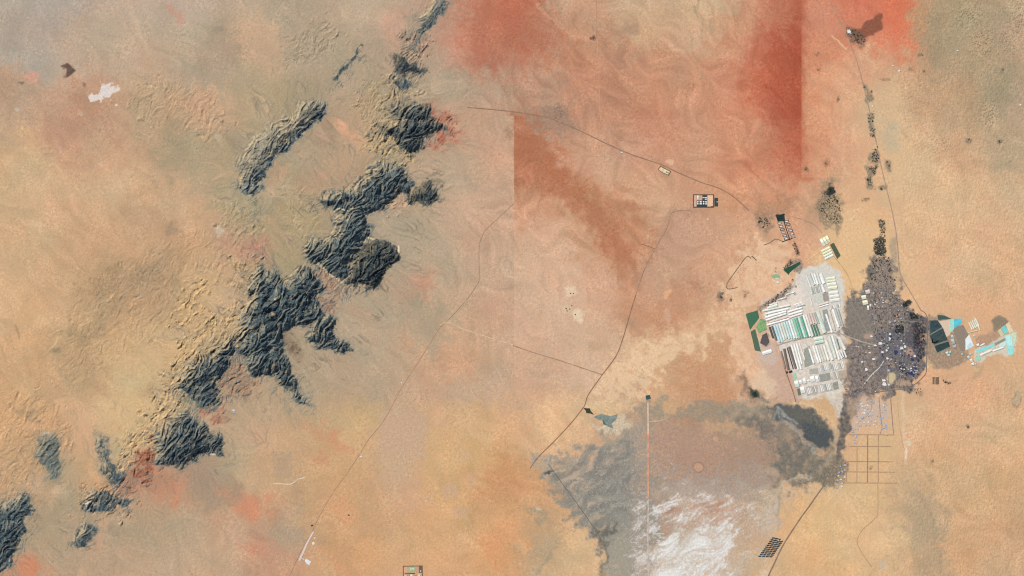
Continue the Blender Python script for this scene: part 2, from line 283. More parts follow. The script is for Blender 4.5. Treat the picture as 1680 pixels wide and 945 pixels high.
for (x, y, r_, g_, b_) in cp:
    w = window([(x, y)], 330)
    d2 = (xw[w]-x)**2+(yw[w]-y)**2
    wt = 1.0/(d2+900.0)**2.2
    both = gb[w] & int(inband(np.array(y)))
    cross = ((gs[w] ^ int(side(np.array(x), np.array(y)))) & both) != 0
    wt = np.where(cross, wt*0.002, wt)*np.exp(-d2/60000)
    den[w] += wt
    for k, v in enumerate((r_, g_, b_)): num[w][..., k] += wt*v
col = num/np.maximum(den, 1e-30)[..., None]
far = (den < 1e-18); col[far] = (206, 168, 132)

def paint(w, a, rgb):
    for k in range(3): col[w][..., k] += a*(rgb[k]-col[w][..., k])
TEX = {'': None}
n9, n5, n18, n40 = band(51, 9), band(52, 5, .5), fbm(53, 30, 1.5), fbm(54, 90, 1.9)
fine = fbm(55, 12, 1.1); fleck = band(56, 3.2, .4)
whirl = band(57, 14, .5)
def patch(pts, rgb, op=1.0, soft=4.0, warp=3.0, tex=None, amt=1.0, closed=True, width=0, big=0.0):
    w = window(pts, soft*2+warp*3+width+big*3)
    d = sdist(pts, w, warp, closed, big)
    if not closed: d = width/2+d
    a = sstep(-soft, soft, d)*op
    if tex is not None: a = a*np.clip(0.82+amt*tex[w]*0.4, 0, 1)
    paint(w, a, rgb)

# ---- large soft tints
col += (n40*2.2)[..., None]*np.array([1, .7, .5], f32)
col += (fbm(58, 160, 2.0)*2.0)[..., None]*np.array([1.0, -.2, -.4], f32)
wispy = (fl2*(1-near)*2.2+wsp*(1-near)*(2.4+2.2*(X > 700)*(Y < 480)*(X < 1330)))*(1-built)
col += wispy[..., None]*np.array([1, .8, .7], f32)
paint((slice(None), slice(None)), np.clip(near, 0, 1)*.30*(X < 843)*np.clip(.8+.4*n40, .2, 1.3), (176, 161, 135))
# washes: pinkish and grey-green streaks that run down the fans
sw = near*(dsig < 2)
col += (fl1*sw*2.2)[..., None]*np.array([1, .95, .85], f32)
col += (fl2*sw*11)[..., None]*np.array([1.0, .45, .3], f32)
pink = np.clip(fl2*fl1*0.4+whirl*.35-0.25, 0, 1)*sw
for cx, cy, rx, ry, a in [(540,260,60,110,.5),(470,300,50,50,.5),(700,480,60,60,.4),(560,720,110,60,.5),(400,800,120,60,.6),(640,560,70,60,.4),(720,210,60,40,.5)]:
    q = pink*a*np.exp(-(((X-cx)/rx)**2+((Y-cy)/ry)**2)); paint((slice(None), slice(None)), q, (222, 140, 108))
# ---- reds of the north
patch([(740,-10),(870,-10),(905,40),(960,80),(930,95),(870,120),(810,120),(760,90),(735,50)], (188,118,88), .42, 22, 8, whirl, .9)
patch([(800,-6),(850,10),(880,40),(920,64),(880,80),(830,50)], (182,108,84), .35, 14, 6)
patch([(880,6),(905,32),(930,54),(950,62),(985,63)], (226,160,126), .6, 3, 2, n5, .8, False, 5)
patch([(740,10),(770,40),(765,70),(745,60)], (222,150,122), .45, 14, 5, n9)
patch([(780,0),(800,20),(790,80),(820,100),(795,110),(770,70)], (178,110,90), .35, 12, 5, whirl)
patch([(850,205),(868,205),(890,235),(930,285),(985,335),(1010,380),(1040,420),(1020,440),(985,400),(940,345),(890,290),(852,250)], (172,104,72), .55, 16, 6)
patch([(1000,110),(1050,170),(1120,215),(1090,240),(1030,200),(985,150)], (184,126,100), .4, 24, 8, whirl, .6)
patch([(985,60),(1010,75),(1015,100),(990,90)], (180,130,104), .3, 16, 5)
patch([(1255,-60),(1315,-60),(1315,290),(1285,290),(1262,200)], (172,80,56), .42, 26, 4)
patch([(1298,-60),(1318,-60),(1318,270),(1304,250)], (168,72,48), .3, 9, 2)
w = window(rect(1315, -60, 1330, 290), 2); paint(w, 0.9*((X[w] > 1315) & (X[w] < 1318.2) & (Y[w] < 270))*0.0, (0, 0, 0))
patch([(1432,-8),(1498,-8),(1494,40),(1484,56),(1462,62),(1452,30),(1440,16)], (224,118,86), .5, 10, 5, n9, .6)
patch([(1396,52),(1420,40),(1440,22),(1447,24),(1446,50),(1432,56),(1420,60),(1404,66)], (136,84,66), .85, 2.0, 1.5)
patch([(1386,44),(1402,46),(1416,52),(1424,66),(1420,76),(1408,76),(1396,68),(1388,58)], (112,96,82), .8, 4, 2.5, n5, .8)
patch([(1365,58),(1376,68),(1388,80)], (238,196,150), .8, 1.5, 1, None, 1, False, 3)
patch([(1408,86),(1430,84),(1444,110),(1436,124),(1420,108)], (232,190,148), .5, 8, 5, n5)
patch([(1455,200),(1475,205),(1478,240),(1460,250),(1452,225)], (190,176,148), .65, 9, 4)
patch([(1462,130),(1480,150),(1484,260),(1492,330),(1470,330),(1466,240)], (228,190,146), .5, 14, 5)
patch([(1366,340),(1400,330),(1450,360),(1470,440),(1420,450),(1385,480),(1378,420)], (232,190,140), .4, 22, 6)
# ---- north-east flats: greys between the dunes
for cx, cy, rx, ry in [(1640,60,14,60),(1560,90,40,40),(1650,150,30,40),(1530,60,20,50),(1615,20,20,40)]:
    patch(ell(cx, cy, rx, ry), (162,146,118), .35, 16, 6)
duneA = dn*np.clip(dune, -1, 1)
col += (duneA*16)[..., None]*np.array([1, .95, .8], f32)
# ---- north-west
patch([(0,20),(60,10),(110,40),(80,70),(20,80),(-20,60)], (174,158,142), .4, 18, 8, fbm(60, 60, 1.8))
patch([(40,118),(62,114),(66,128),(50,136),(38,130)], (222,160,136), .7, 5, 3)
patch([(98,106),(112,104),(122,112),(114,124),(106,127),(110,116)], (96,74,66), .85, 2, 1.6)
patch([(134,136),(142,138),(138,146)], (120,100,90), .6, 2, 1)
patch([(30,135),(40,136),(36,139)], (104,84,80), .8, 2, .6)
patch([(166,136),(186,137),(182,144),(198,144),(186,150),(180,158),(168,164),(160,172),(150,168),(146,158),(148,150),(156,156),(166,150)], (228,216,208), .95, 1.2, 2.2)
patch([(165,150),(176,140),(178,152),(168,160)], (214,208,208), .6, 3, 1.5)
patch(ell(194,146,4,2.4), (236,218,204), .8, 1, .6); patch(ell(191,173,3,2), (232,214,200), .8, 1, .6); patch(ell(29,180,4,4), (208,196,184), .6, 1.5, 1); patch(ell(133,187,4,3.4), (208,184,164), .6, 1.5, 1)
patch([(265,5),(285,12),(300,28),(290,34),(272,20)], (206,146,120), .6, 5, 3)
patch([(70,160),(110,180),(180,200),(240,230),(200,240),(120,210),(60,180)], (176,140,116), .35, 20, 8, n18)
patch([(270,220),(300,210),(330,270),(350,330),(310,310),(280,270)], (164,150,122), .45, 14, 7, fl1, .6)
patch([(365,215),(380,208),(398,236),(388,262),(372,240)], (144,134,112), .5, 8, 3)
# ---- west badlands and middle west
for (pts, h, c_, op), (w, a) in zip(BAD, bad_a): paint(w, a*op, c_)
bw = np.clip(badh/26, 0, 1)
col += (bw*(l1*5+st2*7+st1*4))[..., None]*np.array([1, .92, .78], f32)
for cx, cy, rx, ry in [(195,440,18,10),(270,420,18,10),(275,458,20,10),(165,520,14,14),(190,498,12,8),(122,545,12,16),(170,470,26,16),(235,450,26,16),(150,550,26,12)]:
    patch(ell(cx, cy, rx, ry, -30), (140,122,96), .38, 10, 5, n9, .9)
patch([(80,572),(96,545),(112,530),(116,540),(106,570),(95,585)], (186,156,118), .4, 6, 4)
patch(ell(95,573,8,6), (126,116,92), .6, 6, 3)
patch([(82,574),(95,552)], (230,196,146), .7, 1.5, 1, None, 1, False, 2)
patch([(24,535),(30,545),(32,556)], (150,120,92), .5, 1.5, 1, None, 1, False, 3)
patch([(20,665),(60,680),(66,692),(52,690),(30,676)], (142,128,104), .5, 8, 4)
patch(ell(282,376,8,8), (150,130,108), .5, 5, 3)
patch(ell(359,380,6,10), (206,200,182), .6, 3, 2); patch(ell(356,226,4,6), (220,206,180), .6, 2, 1.5)
# ---- fans beside the mountains
for pts, c_, op in [
 ([(640,355),(690,350),(720,385),(680,400),(655,400)], (160,152,132), .6), ([(660,400),(690,405),(690,470),(660,480),(640,470),(650,430)], (166,158,140), .55),
 ([(570,480),(650,475),(700,500),(715,540),(705,560),(680,530),(620,510),(570,520)], (168,152,128), .55),
 ([(555,540),(600,560),(590,580),(560,560)], (170,160,144), .6), ([(440,680),(500,670),(540,690),(500,700)], (158,146,122), .45),
 ([(300,760),(360,750),(400,800),(380,830),(340,840),(320,800)], (142,132,118), .65), ([(270,765),(310,760),(320,790),(290,790)], (128,120,108), .5),
 ([(250,775),(290,790),(300,820),(270,830),(235,800)], (214,128,96), .7), ([(225,790),(260,780),(250,810),(220,815)], (216,132,102), .5),
 ([(0,935),(20,915),(50,905),(70,930),(60,950),(0,955)], (238,114,76), .9), ([(40,890),(55,900),(68,925),(60,925),(45,905)], (226,124,88), .7), ([(66,932),(90,930),(92,945),(75,945)], (232,128,90), .7),
 ([(36,880),(60,890),(90,920),(120,935),(70,915)], (150,142,122), .45), ([(40,850),(110,850),(140,900),(80,900),(50,880)], (164,150,122), .5),
 ([(96,790),(112,780),(118,840),(104,850)], (160,144,116), .5), ([(98,750),(120,745),(130,770),(105,775)], (156,144,116), .5),
 ([(165,870),(240,860),(260,890),(200,900),(165,895)], (150,136,112), .45), ([(110,885),(160,890),(170,895),(160,905),(120,900)], (224,150,110), .5),
 ([(350,790),(372,800),(390,830),(410,850),(395,850),(370,830)], (222,136,100), .7), ([(390,810),(420,825),(425,850),(400,850)], (222,138,102), .55), ([(390,880),(420,890),(430,905),(400,905)], (222,132,100), .5),
 ([(420,880),(450,885),(470,905),(440,915),(415,905)], (206,132,108), .5), ([(440,860),(500,870),(490,890),(450,885)], (164,148,126), .45),
 ([(490,700),(530,700),(560,720),(590,745),(560,745),(520,725)], (206,122,96), .6), ([(515,752),(535,748),(540,765),(520,765)], (190,116,92), .6), ([(420,700),(440,720),(450,760),(440,750),(425,720)], (206,140,104), .5),
 ([(532,815),(560,820),(620,850),(570,860),(540,845)], (226,150,108), .5), ([(530,890),(560,920),(600,945),(560,945),(525,905)], (230,140,98), .5),
 ([(675,450),(700,455),(710,480),(700,500),(685,490)], (216,138,110), .65), ([(575,500),(608,515),(600,525),(580,515)], (206,144,110), .55), ([(590,545),(620,555),(610,565),(585,560)], (214,156,118), .5), ([(645,545),(670,560),(682,580),(665,575),(650,560)], (218,150,116), .6), ([(550,515),(590,535),(640,560),(620,560),(570,540)], (196,176,148), .5),
 ([(440,270),(460,260),(470,280),(455,300),(440,300)], (216,152,114), .6), ([(500,222),(520,225),(545,245),(520,240)], (214,142,110), .6), ([(480,235),(505,245),(500,258),(485,250)], (216,148,112), .55),
 ([(565,195),(575,200),(560,250),(540,290),(525,285),(550,235)], (208,164,126), .6), ([(480,300),(530,270),(545,300),(520,320),(490,330)], (196,146,118), .5),
 ([(660,85),(680,80),(690,95),(682,105),(668,98)], (226,190,152), .9), ([(642,85),(650,75),(660,80),(648,95)], (216,158,128), .5),
 ([(800,760),(830,740),(843,760),(843,840),(815,830),(795,800)], (190,134,92), .5), ([(790,870),(843,850),(843,945),(800,930)], (216,140,100), .5),
 ([(815,745),(840,720),(843,740),(820,770)], (170,140,96), .4)]:
    patch(pts, c_, op*.62, 7, 4, fl2*.6+n9*.4, 1.3, big=2.0)
patch([(372,430),(362,520),(352,560)], (190,160,126), .0, 2, 1, None, 1, False, 2)
patch([(577,196),(566,260),(540,290),(530,320)], (222,176,136), .5, 2.5, 2, None, 1, False, 4)
# ---- centre: pale and dark marks
patch([(872,200),(905,178),(930,190),(945,210),(920,222),(890,215)], (140,116,102), .5, 7, 4, n5, 1.0)
patch([(905,170),(925,172),(930,190),(912,196)], (116,100,92), .45, 5, 3, n5)
for cx, cy, rx, ry, c_, a in [(975,63,5,3,(108,84,72),.8),(1036,47,14,9,(160,130,108),.45),(1145,8,2.5,26,(150,130,104),.35),(1148,110,3,30,(176,148,116),.35),(1165,45,6,14,(160,142,112),.3),(935,477,9,8,(232,208,176),.75),(948,518,9,9,(236,216,182),.8),(932,505,9,7,(222,198,168),.5),(1095,478,7,6,(238,178,130),.7),(1093,452,6,4,(222,180,146),.5),(1094,520,6,14,(214,178,150),.5),(1186,480,9,7,(130,116,104),.5),(1182,486,4,9,(90,84,76),.6),(1199,492,3,6,(84,80,62),.8),(1222,484,1.6,6,(120,92,70),.7),(894,580,10,7,(198,176,150),.5),(1050,600,10,8,(196,178,148),.5),(1052,625,14,10,(170,150,122),.5),(975,568,14,10,(180,152,122),.4),(1035,530,14,10,(170,140,112),.4),(1100,268,6,4,(238,188,160),.7),(1145,318,40,30,(200,150,120),.3)]:
    patch(ell(cx, cy, rx, ry), c_, a, max(1.2, min(rx, ry)*.5), 2.2, None)
patch([(1160,348),(1104,347),(1096,372),(1078,405),(1060,432),(1047,468)], (170,134,110), .55, 7, 3, None, 1, False, 9)
patch([(1110,352),(1190,352),(1180,400),(1120,440),(1085,420)], (190,150,124), .35, 18, 5, n9)
patch([(1020,560),(1050,555),(1090,545),(1130,545),(1180,520),(1205,520),(1190,550),(1140,575),(1100,572),(1050,592),(1020,610)], (228,192,150), .6, 8, 5, n9, .8)
patch([(1200,525),(1180,560),(1130,580),(1110,590),(1120,572),(1165,548),(1180,528)], (196,160,122), .4, 5, 4, n9)
patch([(1165,555),(1205,545),(1200,600),(1170,620),(1150,600)], (192,140,102), .45, 12, 5)
patch([(1085,600),(1150,600),(1215,640),(1210,660),(1090,660)], (198,142,104), .5, 12, 6, n18)
patch([(990,600),(1080,560),(1080,600),(1010,640),(970,650)], (234,192,142), .45, 14, 6, n9)
# ---- hard-edged rectangular tints of mosaic tiles, painted on the ground
def tract(x0, y0, x1, y1, rgb, a):
    w = window(rect(x0, y0, x1, y1), 3)
    m = ((X[w] > x0) & (X[w] < x1) & (Y[w] > y0) & (Y[w] < y1))*a
    paint(w, m.astype(f32), rgb)
for t in [(622,677,698,752,(198,166,140),.75),(622,752,680,790,(198,168,138),.55),(646,657,676,677,(192,164,136),.5),(726,794,752,816,(200,166,140),.65),(744,832,768,850,(198,164,138),.55),(768,774,782,800,(202,166,138),.5),(818,657,843,680,(202,164,136),.5),(447,741,480,784,(182,156,130),.45),(440,865,500,905,(180,156,130),.25),(752,738,768,758,(204,166,138),.4)]: tract(*t)
col += (np.clip(n9, -2, 2)*2.0*(near > .2)*(X < 843)*(1-np.clip(dsig, 0, 1)))[..., None]*np.array([.9, 1, .9], f32)
w = (slice(None), slice(None))
paint(w, (((Y > 657) & (X > 500) & (X < 843))*0.16).astype(f32), (222,176,122))
paint(w, (((Y < 136) & (X > 130) & (X < 600))*0.14).astype(f32), (196,160,138))
paint(w, (((X > 843) & (X < 1315) & (Y > 195) & (Y < 657))*0.10).astype(f32), (222,172,140))
# ---- the wetland and the salt
mg = math.radians(-38)+.7*fbm(59, 70, 1.9)+.3*fbm(60, 22, 1.6)
mw = lic(fbm(61, 26, 1.3), np.cos(mg), np.sin(mg), 26); mw2 = lic(band(73, 5, .6), np.cos(mg), np.sin(mg), 14)
gm = mw
patch([(886,752),(935,742),(985,722),(1030,705),(1063,690),(1063,950),(1000,950),(985,900),(950,860),(915,820),(893,790)], (150,146,136), .82, 9, 8, gm*.5+n9*.4+n5*.3, 1.0)
patch([(896,790),(930,765),(990,735),(1035,725),(1040,800),(1010,850),(980,880),(950,860)], (112,112,108), .45, 14, 8, mw*.8+mw2*.5, 1.6)
patch([(900,790),(940,760),(1000,730),(1030,740),(1030,830),(960,850)], (176,174,164), .4, 12, 8, mw2*.9-mw*.6-.9, 2.0)
patch([(970,872),(1000,862),(1012,855),(1010,885),(998,905),(990,945),(985,945),(988,905)], (92,94,90), .75, 6, 4, n9, .5)
patch([(1000,880),(1036,870),(1036,950),(995,950),(1000,910)], (166,158,142), .7, 6, 5)
patch([(870,765),(880,750),(900,742),(912,752),(900,770),(885,778)], (176,164,148), .7, 4, 3, n9)
patch(ell(900,775,6,3,-15), (84,86,84), .8, 2, 1.5); patch([(895,780),(925,770)], (206,204,192), .5, 2, 1.5, n5, 1, False, 3)
patch([(862,826),(880,830),(900,845),(895,855),(870,848)], (148,142,120), .6, 6, 4, n5); patch(ell(884,836,5,3), (214,206,184), .7, 2, 2)
patch([(870,895),(910,870),(915,890),(890,920),(880,945),(860,945)], (172,160,136), .5, 8, 5, n9); patch([(880,940),(905,905),(915,895)], (150,146,130), .6, 3, 2, n5, 1, False, 6)
patch([(893,782),(930,830),(985,880),(1030,945)], (160,150,136), .35, 1.5, 1, None, 1, False, 3)
patch([(1000,655),(1063,657),(1063,705),(1045,700),(1035,678),(1010,672)], (130,124,108), .0, 6, 4)
patch([(1034,668),(1050,659),(1090,659),(1100,664),(1110,676),(1140,660),(1210,660),(1260,658),(1290,690),(1240,690),(1195,690),(1150,690),(1110,684),(1075,690),(1062,700),(1046,690)], (150,142,125), .8, 5, 5, n18*.6+n5*.5, .8)
patch([(1086,660),(1110,661),(1115,674),(1090,680)], (206,166,126), .9, 2, 2.5); patch(ell(1135,663,9,4), (206,170,134), .7, 2.5, 2)
patch([(1145,695),(1200,688),(1230,690),(1215,705),(1180,712),(1150,712)], (196,160,126), .75, 4, 4)
patch([(1195,690),(1265,672),(1290,690),(1330,740),(1340,790),(1280,800),(1262,770),(1262,720),(1230,700)], (130,122,112), .8, 14, 9, n18, .7)
patch([(1068,690),(1140,700),(1190,720),(1262,730),(1262,800),(1180,800),(1090,790),(1068,760)], (174,144,126), .75, 10, 6, mw, .5)
patch([(1075,770),(1262,760),(1262,810),(1075,812)], (164,152,142), .5, 12, 8, mw, .9)
patch([(1210,690),(1240,700),(1262,720),(1262,700),(1240,685)], (110,106,100), .6, 8, 4)
patch([(1262,668),(1285,666),(1310,668),(1335,672),(1355,690),(1366,705),(1368,722),(1358,736),(1340,732),(1318,708),(1290,690),(1270,684)], (90,94,96), .92, 4, 3)
patch([(1285,672),(1320,672),(1350,690),(1362,706),(1340,704),(1310,690)], (112,108,94), .6, 8, 4)
patch([(1318,690),(1350,700),(1366,712),(1362,735),(1340,735),(1318,715)], (72,80,84), .5, 8, 3)
patch([(1280,720),(1320,730),(1360,745),(1368,765),(1345,785),(1300,792),(1278,770)], (112,110,102), .7, 9, 6, n18, .6)
patch([(1272,672),(1290,690),(1312,718),(1340,745)], (166,168,162), .75, 2.5, 2, n5, .8, False, 5); patch([(1284,678),(1308,695)], (170,172,168), .8, 2, 1, n5, .5, False, 4); patch([(1270,685),(1276,670),(1290,680)], (176,176,160), .6, 2, 1, None, 1, False, 3)
patch([(1372,700),(1370,735),(1358,755),(1345,775)], (170,162,142), .7, 2.5, 2, n5, .8, False, 4.5)
patch([(1300,662),(1330,664),(1350,676),(1366,690),(1372,702)], (226,196,150), .8, 2.5, 1.6, n9, .8, False, 6)
patch([(1335,652),(1360,648),(1368,672),(1366,692),(1350,680),(1336,670)], (208,170,126), .7, 4, 3, n5)
patch([(1362,650),(1376,646),(1390,655),(1386,672),(1376,684),(1366,672)], (206,208,206), .85, 3, 2.5, n5, .9)
patch([(1388,655),(1402,640),(1420,636),(1418,655),(1400,690),(1390,715),(1384,745),(1372,760),(1372,730),(1378,700),(1374,690)], (84,86,90), .92, 3, 2.2, n9, .3)
patch([(1372,745),(1385,745),(1388,765),(1380,795),(1355,800),(1330,790),(1345,775)], (112,108,98), .85, 5, 3, n5, .6)
patch([(1272,812),(1284,795),(1300,786),(1330,782)], (196,182,160), .8, 3, 2, n5, .8, False, 5); patch([(1274,806),(1284,806),(1280,835),(1277,875),(1273,850)], (150,138,116), .6, 3, 2.5)
patch([(1262,800),(1290,800),(1330,795),(1380,800),(1384,810),(1300,815),(1285,830)], (214,184,150), .5, 6, 4, n9)
patch([(1255,830),(1276,820),(1280,860),(1270,880),(1250,870)], (206,186,170), .6, 6, 4)
# salt pan
ms = math.radians(-34)+.3*fbm(74, 80, 1.9)
sa = lic(fbm(62, 50, 1.3), np.cos(ms), np.sin(ms), 16); sa2 = .6*lic(fbm(63, 12, .9), np.cos(ms), np.sin(ms), 8)+.6*fbm(75, 14, .9)
reg = np.zeros((NY, NX), f32)
for pts, a in [([(1064,900),(1090,880),(1130,870),(1180,858),(1220,868),(1200,890),(1195,945),(1064,960)], .98), ([(1064,820),(1090,830),(1085,870),(1066,890)], .95), ([(1036,820),(1063,815),(1063,945),(1035,945)], .7), ([(1180,880),(1262,815),(1262,850),(1220,880)], .5), ([(1090,800),(1180,815),(1250,820),(1200,860),(1100,870),(1070,850)], .6), ([(1190,915),(1262,890),(1262,960),(1190,960)], .25)]:
    w = window(pts, 40); reg[w] = np.maximum(reg[w], a*sstep(-14, 14, sdist(pts, w, 6)))
patch([(1075,840),(1110,822),(1140,835),(1180,825),(1215,850),(1180,862),(1120,872),(1085,880)], (190,146,122), .6, 8, 6, n18, .8)
patch([(1150,822),(1190,820),(1190,840),(1160,842)], (176,130,106), .5, 6, 4); patch([(1080,825),(1105,825),(1100,842),(1082,840)], (166,122,104), .6, 5, 4)
patch([(1066,795),(1140,790),(1200,795),(1262,800),(1220,815),(1120,812)], (176,162,148), .6, 8, 6, n18, .7)
salt = sstep(0.25, 1.15, reg*0.95+0.20*sa+0.20*sa2)*sstep(0, .12, reg)
paint((slice(None), slice(None)), salt*.85, (220,216,210))
salt2 = sstep(0.8, 1.5, reg*0.9+0.28*sa2+0.2*sa); salt2 *= (reg > .05); paint((slice(None), slice(None)), salt2*.65, (240,240,238))
rid = sstep(.84, 1.0, 1-np.abs(.8*fbm(64, 40, 1.5)+.25*mw2)*1.2)
wz = np.zeros((NY, NX), f32)
for pts, a in [([(930,770),(1060,690),(1062,820),(1000,860),(940,850)], .42), ([(1066,730),(1110,740),(1100,800),(1068,810)], .6), ([(1030,800),(1063,800),(1063,945),(1034,945)], .9), ([(1100,800),(1262,800),(1262,880),(1100,900)], .5), ([(1036,700),(1063,690),(1063,800),(1036,800)], .6)]:
    w = window(pts, 24); wz[w] = np.maximum(wz[w], a*sstep(-10, 10, sdist(pts, w, 5)))
paint((slice(None), slice(None)), rid*wz, (224,214,202))
patch(ell(1146,767,9,8), (206,158,130), .75, 1.6, .8); patch(ell(1174,720,5.5,3.5), (206,164,134), .7, 1.4, .6); patch(ell(1191,710,3.5,3), (200,160,130), .6, 1.2, .6); patch(ell(1213,713,4,5), (204,156,130), .6, 1.2, .6); patch(ell(1206,737,4,3.5), (200,158,130), .5, 1.4, .6)
w = window(ell(1146,767,9,8), 8); dd = np.abs(sdist(ell(1146,767,9.6,8.6), w, .5)); paint(w, .5*sstep(2, .6, dd)*1.0, (150,118,98))
paint((slice(None), slice(None)), (((X > 1034.5) & (X < 1063) & (Y > 658) & (Y < 950))*0.13).astype(f32), (196,160,140))
# lagoon shore at the bend of the road
patch([(970,690),(985,700),(1030,678),(1034,700),(1010,712),(985,708)], (220,208,182), .7, 3.5, 2.5, n5, .6)
patch([(965,668),(1005,668),(1030,680),(985,692)], (222,188,142), .6, 6, 3)
# ---- cream sand drifts west of the farm and down to the marsh
patch([(1205,425),(1250,396),(1300,400),(1304,440),(1280,480),(1245,508),(1220,516),(1216,560),(1238,600),(1246,646),(1222,632),(1198,570),(1188,520),(1192,465)], (236,198,162), .7, 6, 8, n18*.7+wsp*.5, 1.0)
patch([(985,612),(1030,580),(1090,560),(1140,556),(1185,530),(1192,540),(1150,572),(1105,586),(1085,602),(1075,640),(1030,655),(975,662)], (237,202,163), .68, 4, 8, n18*.7+wsp*.5, 1.1)
patch([(960,662),(1030,655),(1062,656),(1046,664),(1034,674),(1000,676),(970,672)], (228,196,150), .6, 4, 5, n5, .6)
patch([(1248,520),(1262,560),(1280,610),(1300,656),(1268,658),(1250,620),(1240,585)], (214,182,160), .6, 4, 3, n9)
# ---- the farm and town ground
patch([(1250,516),(1290,480),(1312,440),(1352,432),(1384,450),(1386,640),(1368,652),(1310,655),(1290,590),(1270,560)], (222,219,212), .95, 4, 2, n9, .3)
patch([(1262,560),(1282,572),(1296,600),(1318,655),(1284,660),(1262,640),(1254,600),(1250,580)], (202,168,150), .85, 3, 2, n9, .4)
patch([(1240,560),(1262,552),(1270,570),(1280,590),(1258,600),(1244,580)], (206,186,170), .7, 3, 2)
patch([(1246,500),(1282,476),(1300,462),(1318,470),(1320,500),(1290,510),(1262,518),(1250,512)], (234,218,206), .9, 4, 3.5, n5, .7)
patch([(1250,500),(1275,482),(1295,470),(1305,462),(1300,482),(1280,496)], (122,104,90), .5, 3, 2.5, n5, .9)
patch([(1312,440),(1340,436),(1384,448),(1386,500),(1340,505),(1318,490)], (212,210,202), .85, 4, 3, n5, .6)
patch([(1248,612),(1262,608),(1272,640),(1262,650),(1240,640),(1228,625)], (228,200,168), .7, 6, 3)
patch([(1212,620),(1222,612),(1234,640),(1245,655),(1235,658),(1218,640)], (120,100,82), .6, 5, 3); patch([(1228,640),(1240,640),(1246,654),(1236,652)], (52,64,58), .8, 2, 1.2); patch([(1250,650),(1268,655),(1262,660),(1246,656)], (120,124,116), .7, 2.5, 1.5)
patch([(1220,618),(1218,640),(1230,656)], (98,84,70), .0, 2, 1, None, 1, False, 3)
# the town's trampled grey soil
town = [(1388,495),(1402,478),(1424,470),(1420,452),(1428,430),(1446,418),(1462,420),(1472,440),(1470,470),(1482,494),(1500,512),(1520,520),(1520,600),(1505,612),(1500,640),(1470,642),(1440,650),(1405,660),(1388,655)]
patch(town, (104,102,105), .97, 5, 5.5, n9*.5+n5*.4, .2)
tw = window(town, 14); tm = sstep(-5, 5, sdist(town, tw, 5.5))
mott = np.clip(band(65, 3.0, .6)[tw], -2, 2); mot2 = np.clip(band(66, 7, .7)[tw], -2, 2)
for k, v in enumerate((12, 12, 12)): col[tw][..., k] += tm*(mott*v*1.0+mot2*v*.6)
pk = sstep(.35, 1.3, band(67, 9)[tw])*sstep(1505, 1440, X[tw]+.4*(Y[tw]-560)); paint(tw, pk*tm*.5, (182,152,134))
dk = sstep(.7, 1.8, band(68, 8)[tw])*sstep(1430, 1500, X[tw]); paint(tw, dk*tm*.6, (62,60,62))
patch([(1388,498),(1422,494),(1430,520),(1440,560),(1420,566),(1388,546)], (134,128,118), .75, 4, 2, n9, .3)
patch([(1425,420),(1470,420),(1466,470),(1425,468)], (176,150,126), .55, 7, 5, n5, 1.6)
patch([(1440,545),(1500,540),(1516,580),(1490,610),(1440,610)], (98,100,112), .65, 8, 4, n5, .6)
patch([(1485,520),(1518,525),(1518,590),(1495,600),(1488,560)], (80,76,84), .6, 6, 4, n5, .8)
for cx, cy, rx, ry, c_, a in [(1425,552,8,6,(206,168,146),.6),(1461,597,6,5,(196,156,132),.6),(1492,576,4,5,(212,166,140),.7),(1512,556,4,4,(206,166,140),.8),(1428,580,6,5,(166,132,118),.5),(1462,620,5,9,(226,202,156),.8),(1482,628,12,5,(212,172,138),.6),(1525,600,4,7,(230,196,142),.7),(1454,494,3,3,(240,224,170),.9)]:
    patch(ell(cx, cy, rx, ry), c_, a, 2, 1.5)
patch([(1380,560),(1398,570),(1392,620),(1388,640),(1384,600)], (130,122,116), .5, 5, 3)
patch([(1460,388),(1472,390),(1472,430),(1462,432)], (158,146,128), .7, 3, 1.5, n5, .4)
patch([(1472,430),(1484,460),(1476,470),(1468,450)], (176,154,130), .5, 5, 3)
for pts, c_, a_ in [([(1432,392),(1452,391),(1453,412),(1447,420),(1437,417)], (58,62,62), .85), ([(1442,360),(1452,360),(1452,378),(1443,379)], (96,96,84), .8), ([(1480,496),(1492,491),(1495,499),(1482,505)], (40,44,56), .85), ([(1492,514),(1506,515),(1506,523),(1494,523)], (46,54,56), .85), ([(1498,530),(1514,528),(1518,548),(1512,566),(1500,570)], (58,52,62), .6), ([(1470,535),(1482,535),(1482,545),(1469,546)], (46,54,64), .7), ([(1424,432),(1436,424),(1438,452),(1426,464)], (96,98,88), .6), ([(1300,428),(1312,424),(1318,440),(1312,450),(1302,446)], (112,108,112), .7), ([(1284,440),(1300,428),(1302,432),(1286,444)], (50,46,44), .6), ([(1298,396),(1303,395),(1312,418),(1307,421)], (84,72,60), .6), ([(1242,508),(1262,494),(1282,480),(1296,466),(1300,472),(1284,486),(1262,502),(1248,513)], (96,84,74), .6), ([(1250,549),(1264,545),(1264,566),(1252,570)], (120,108,106), .5)]:
    patch(pts, c_, a_, 1.6, 1.6, n5, .7)
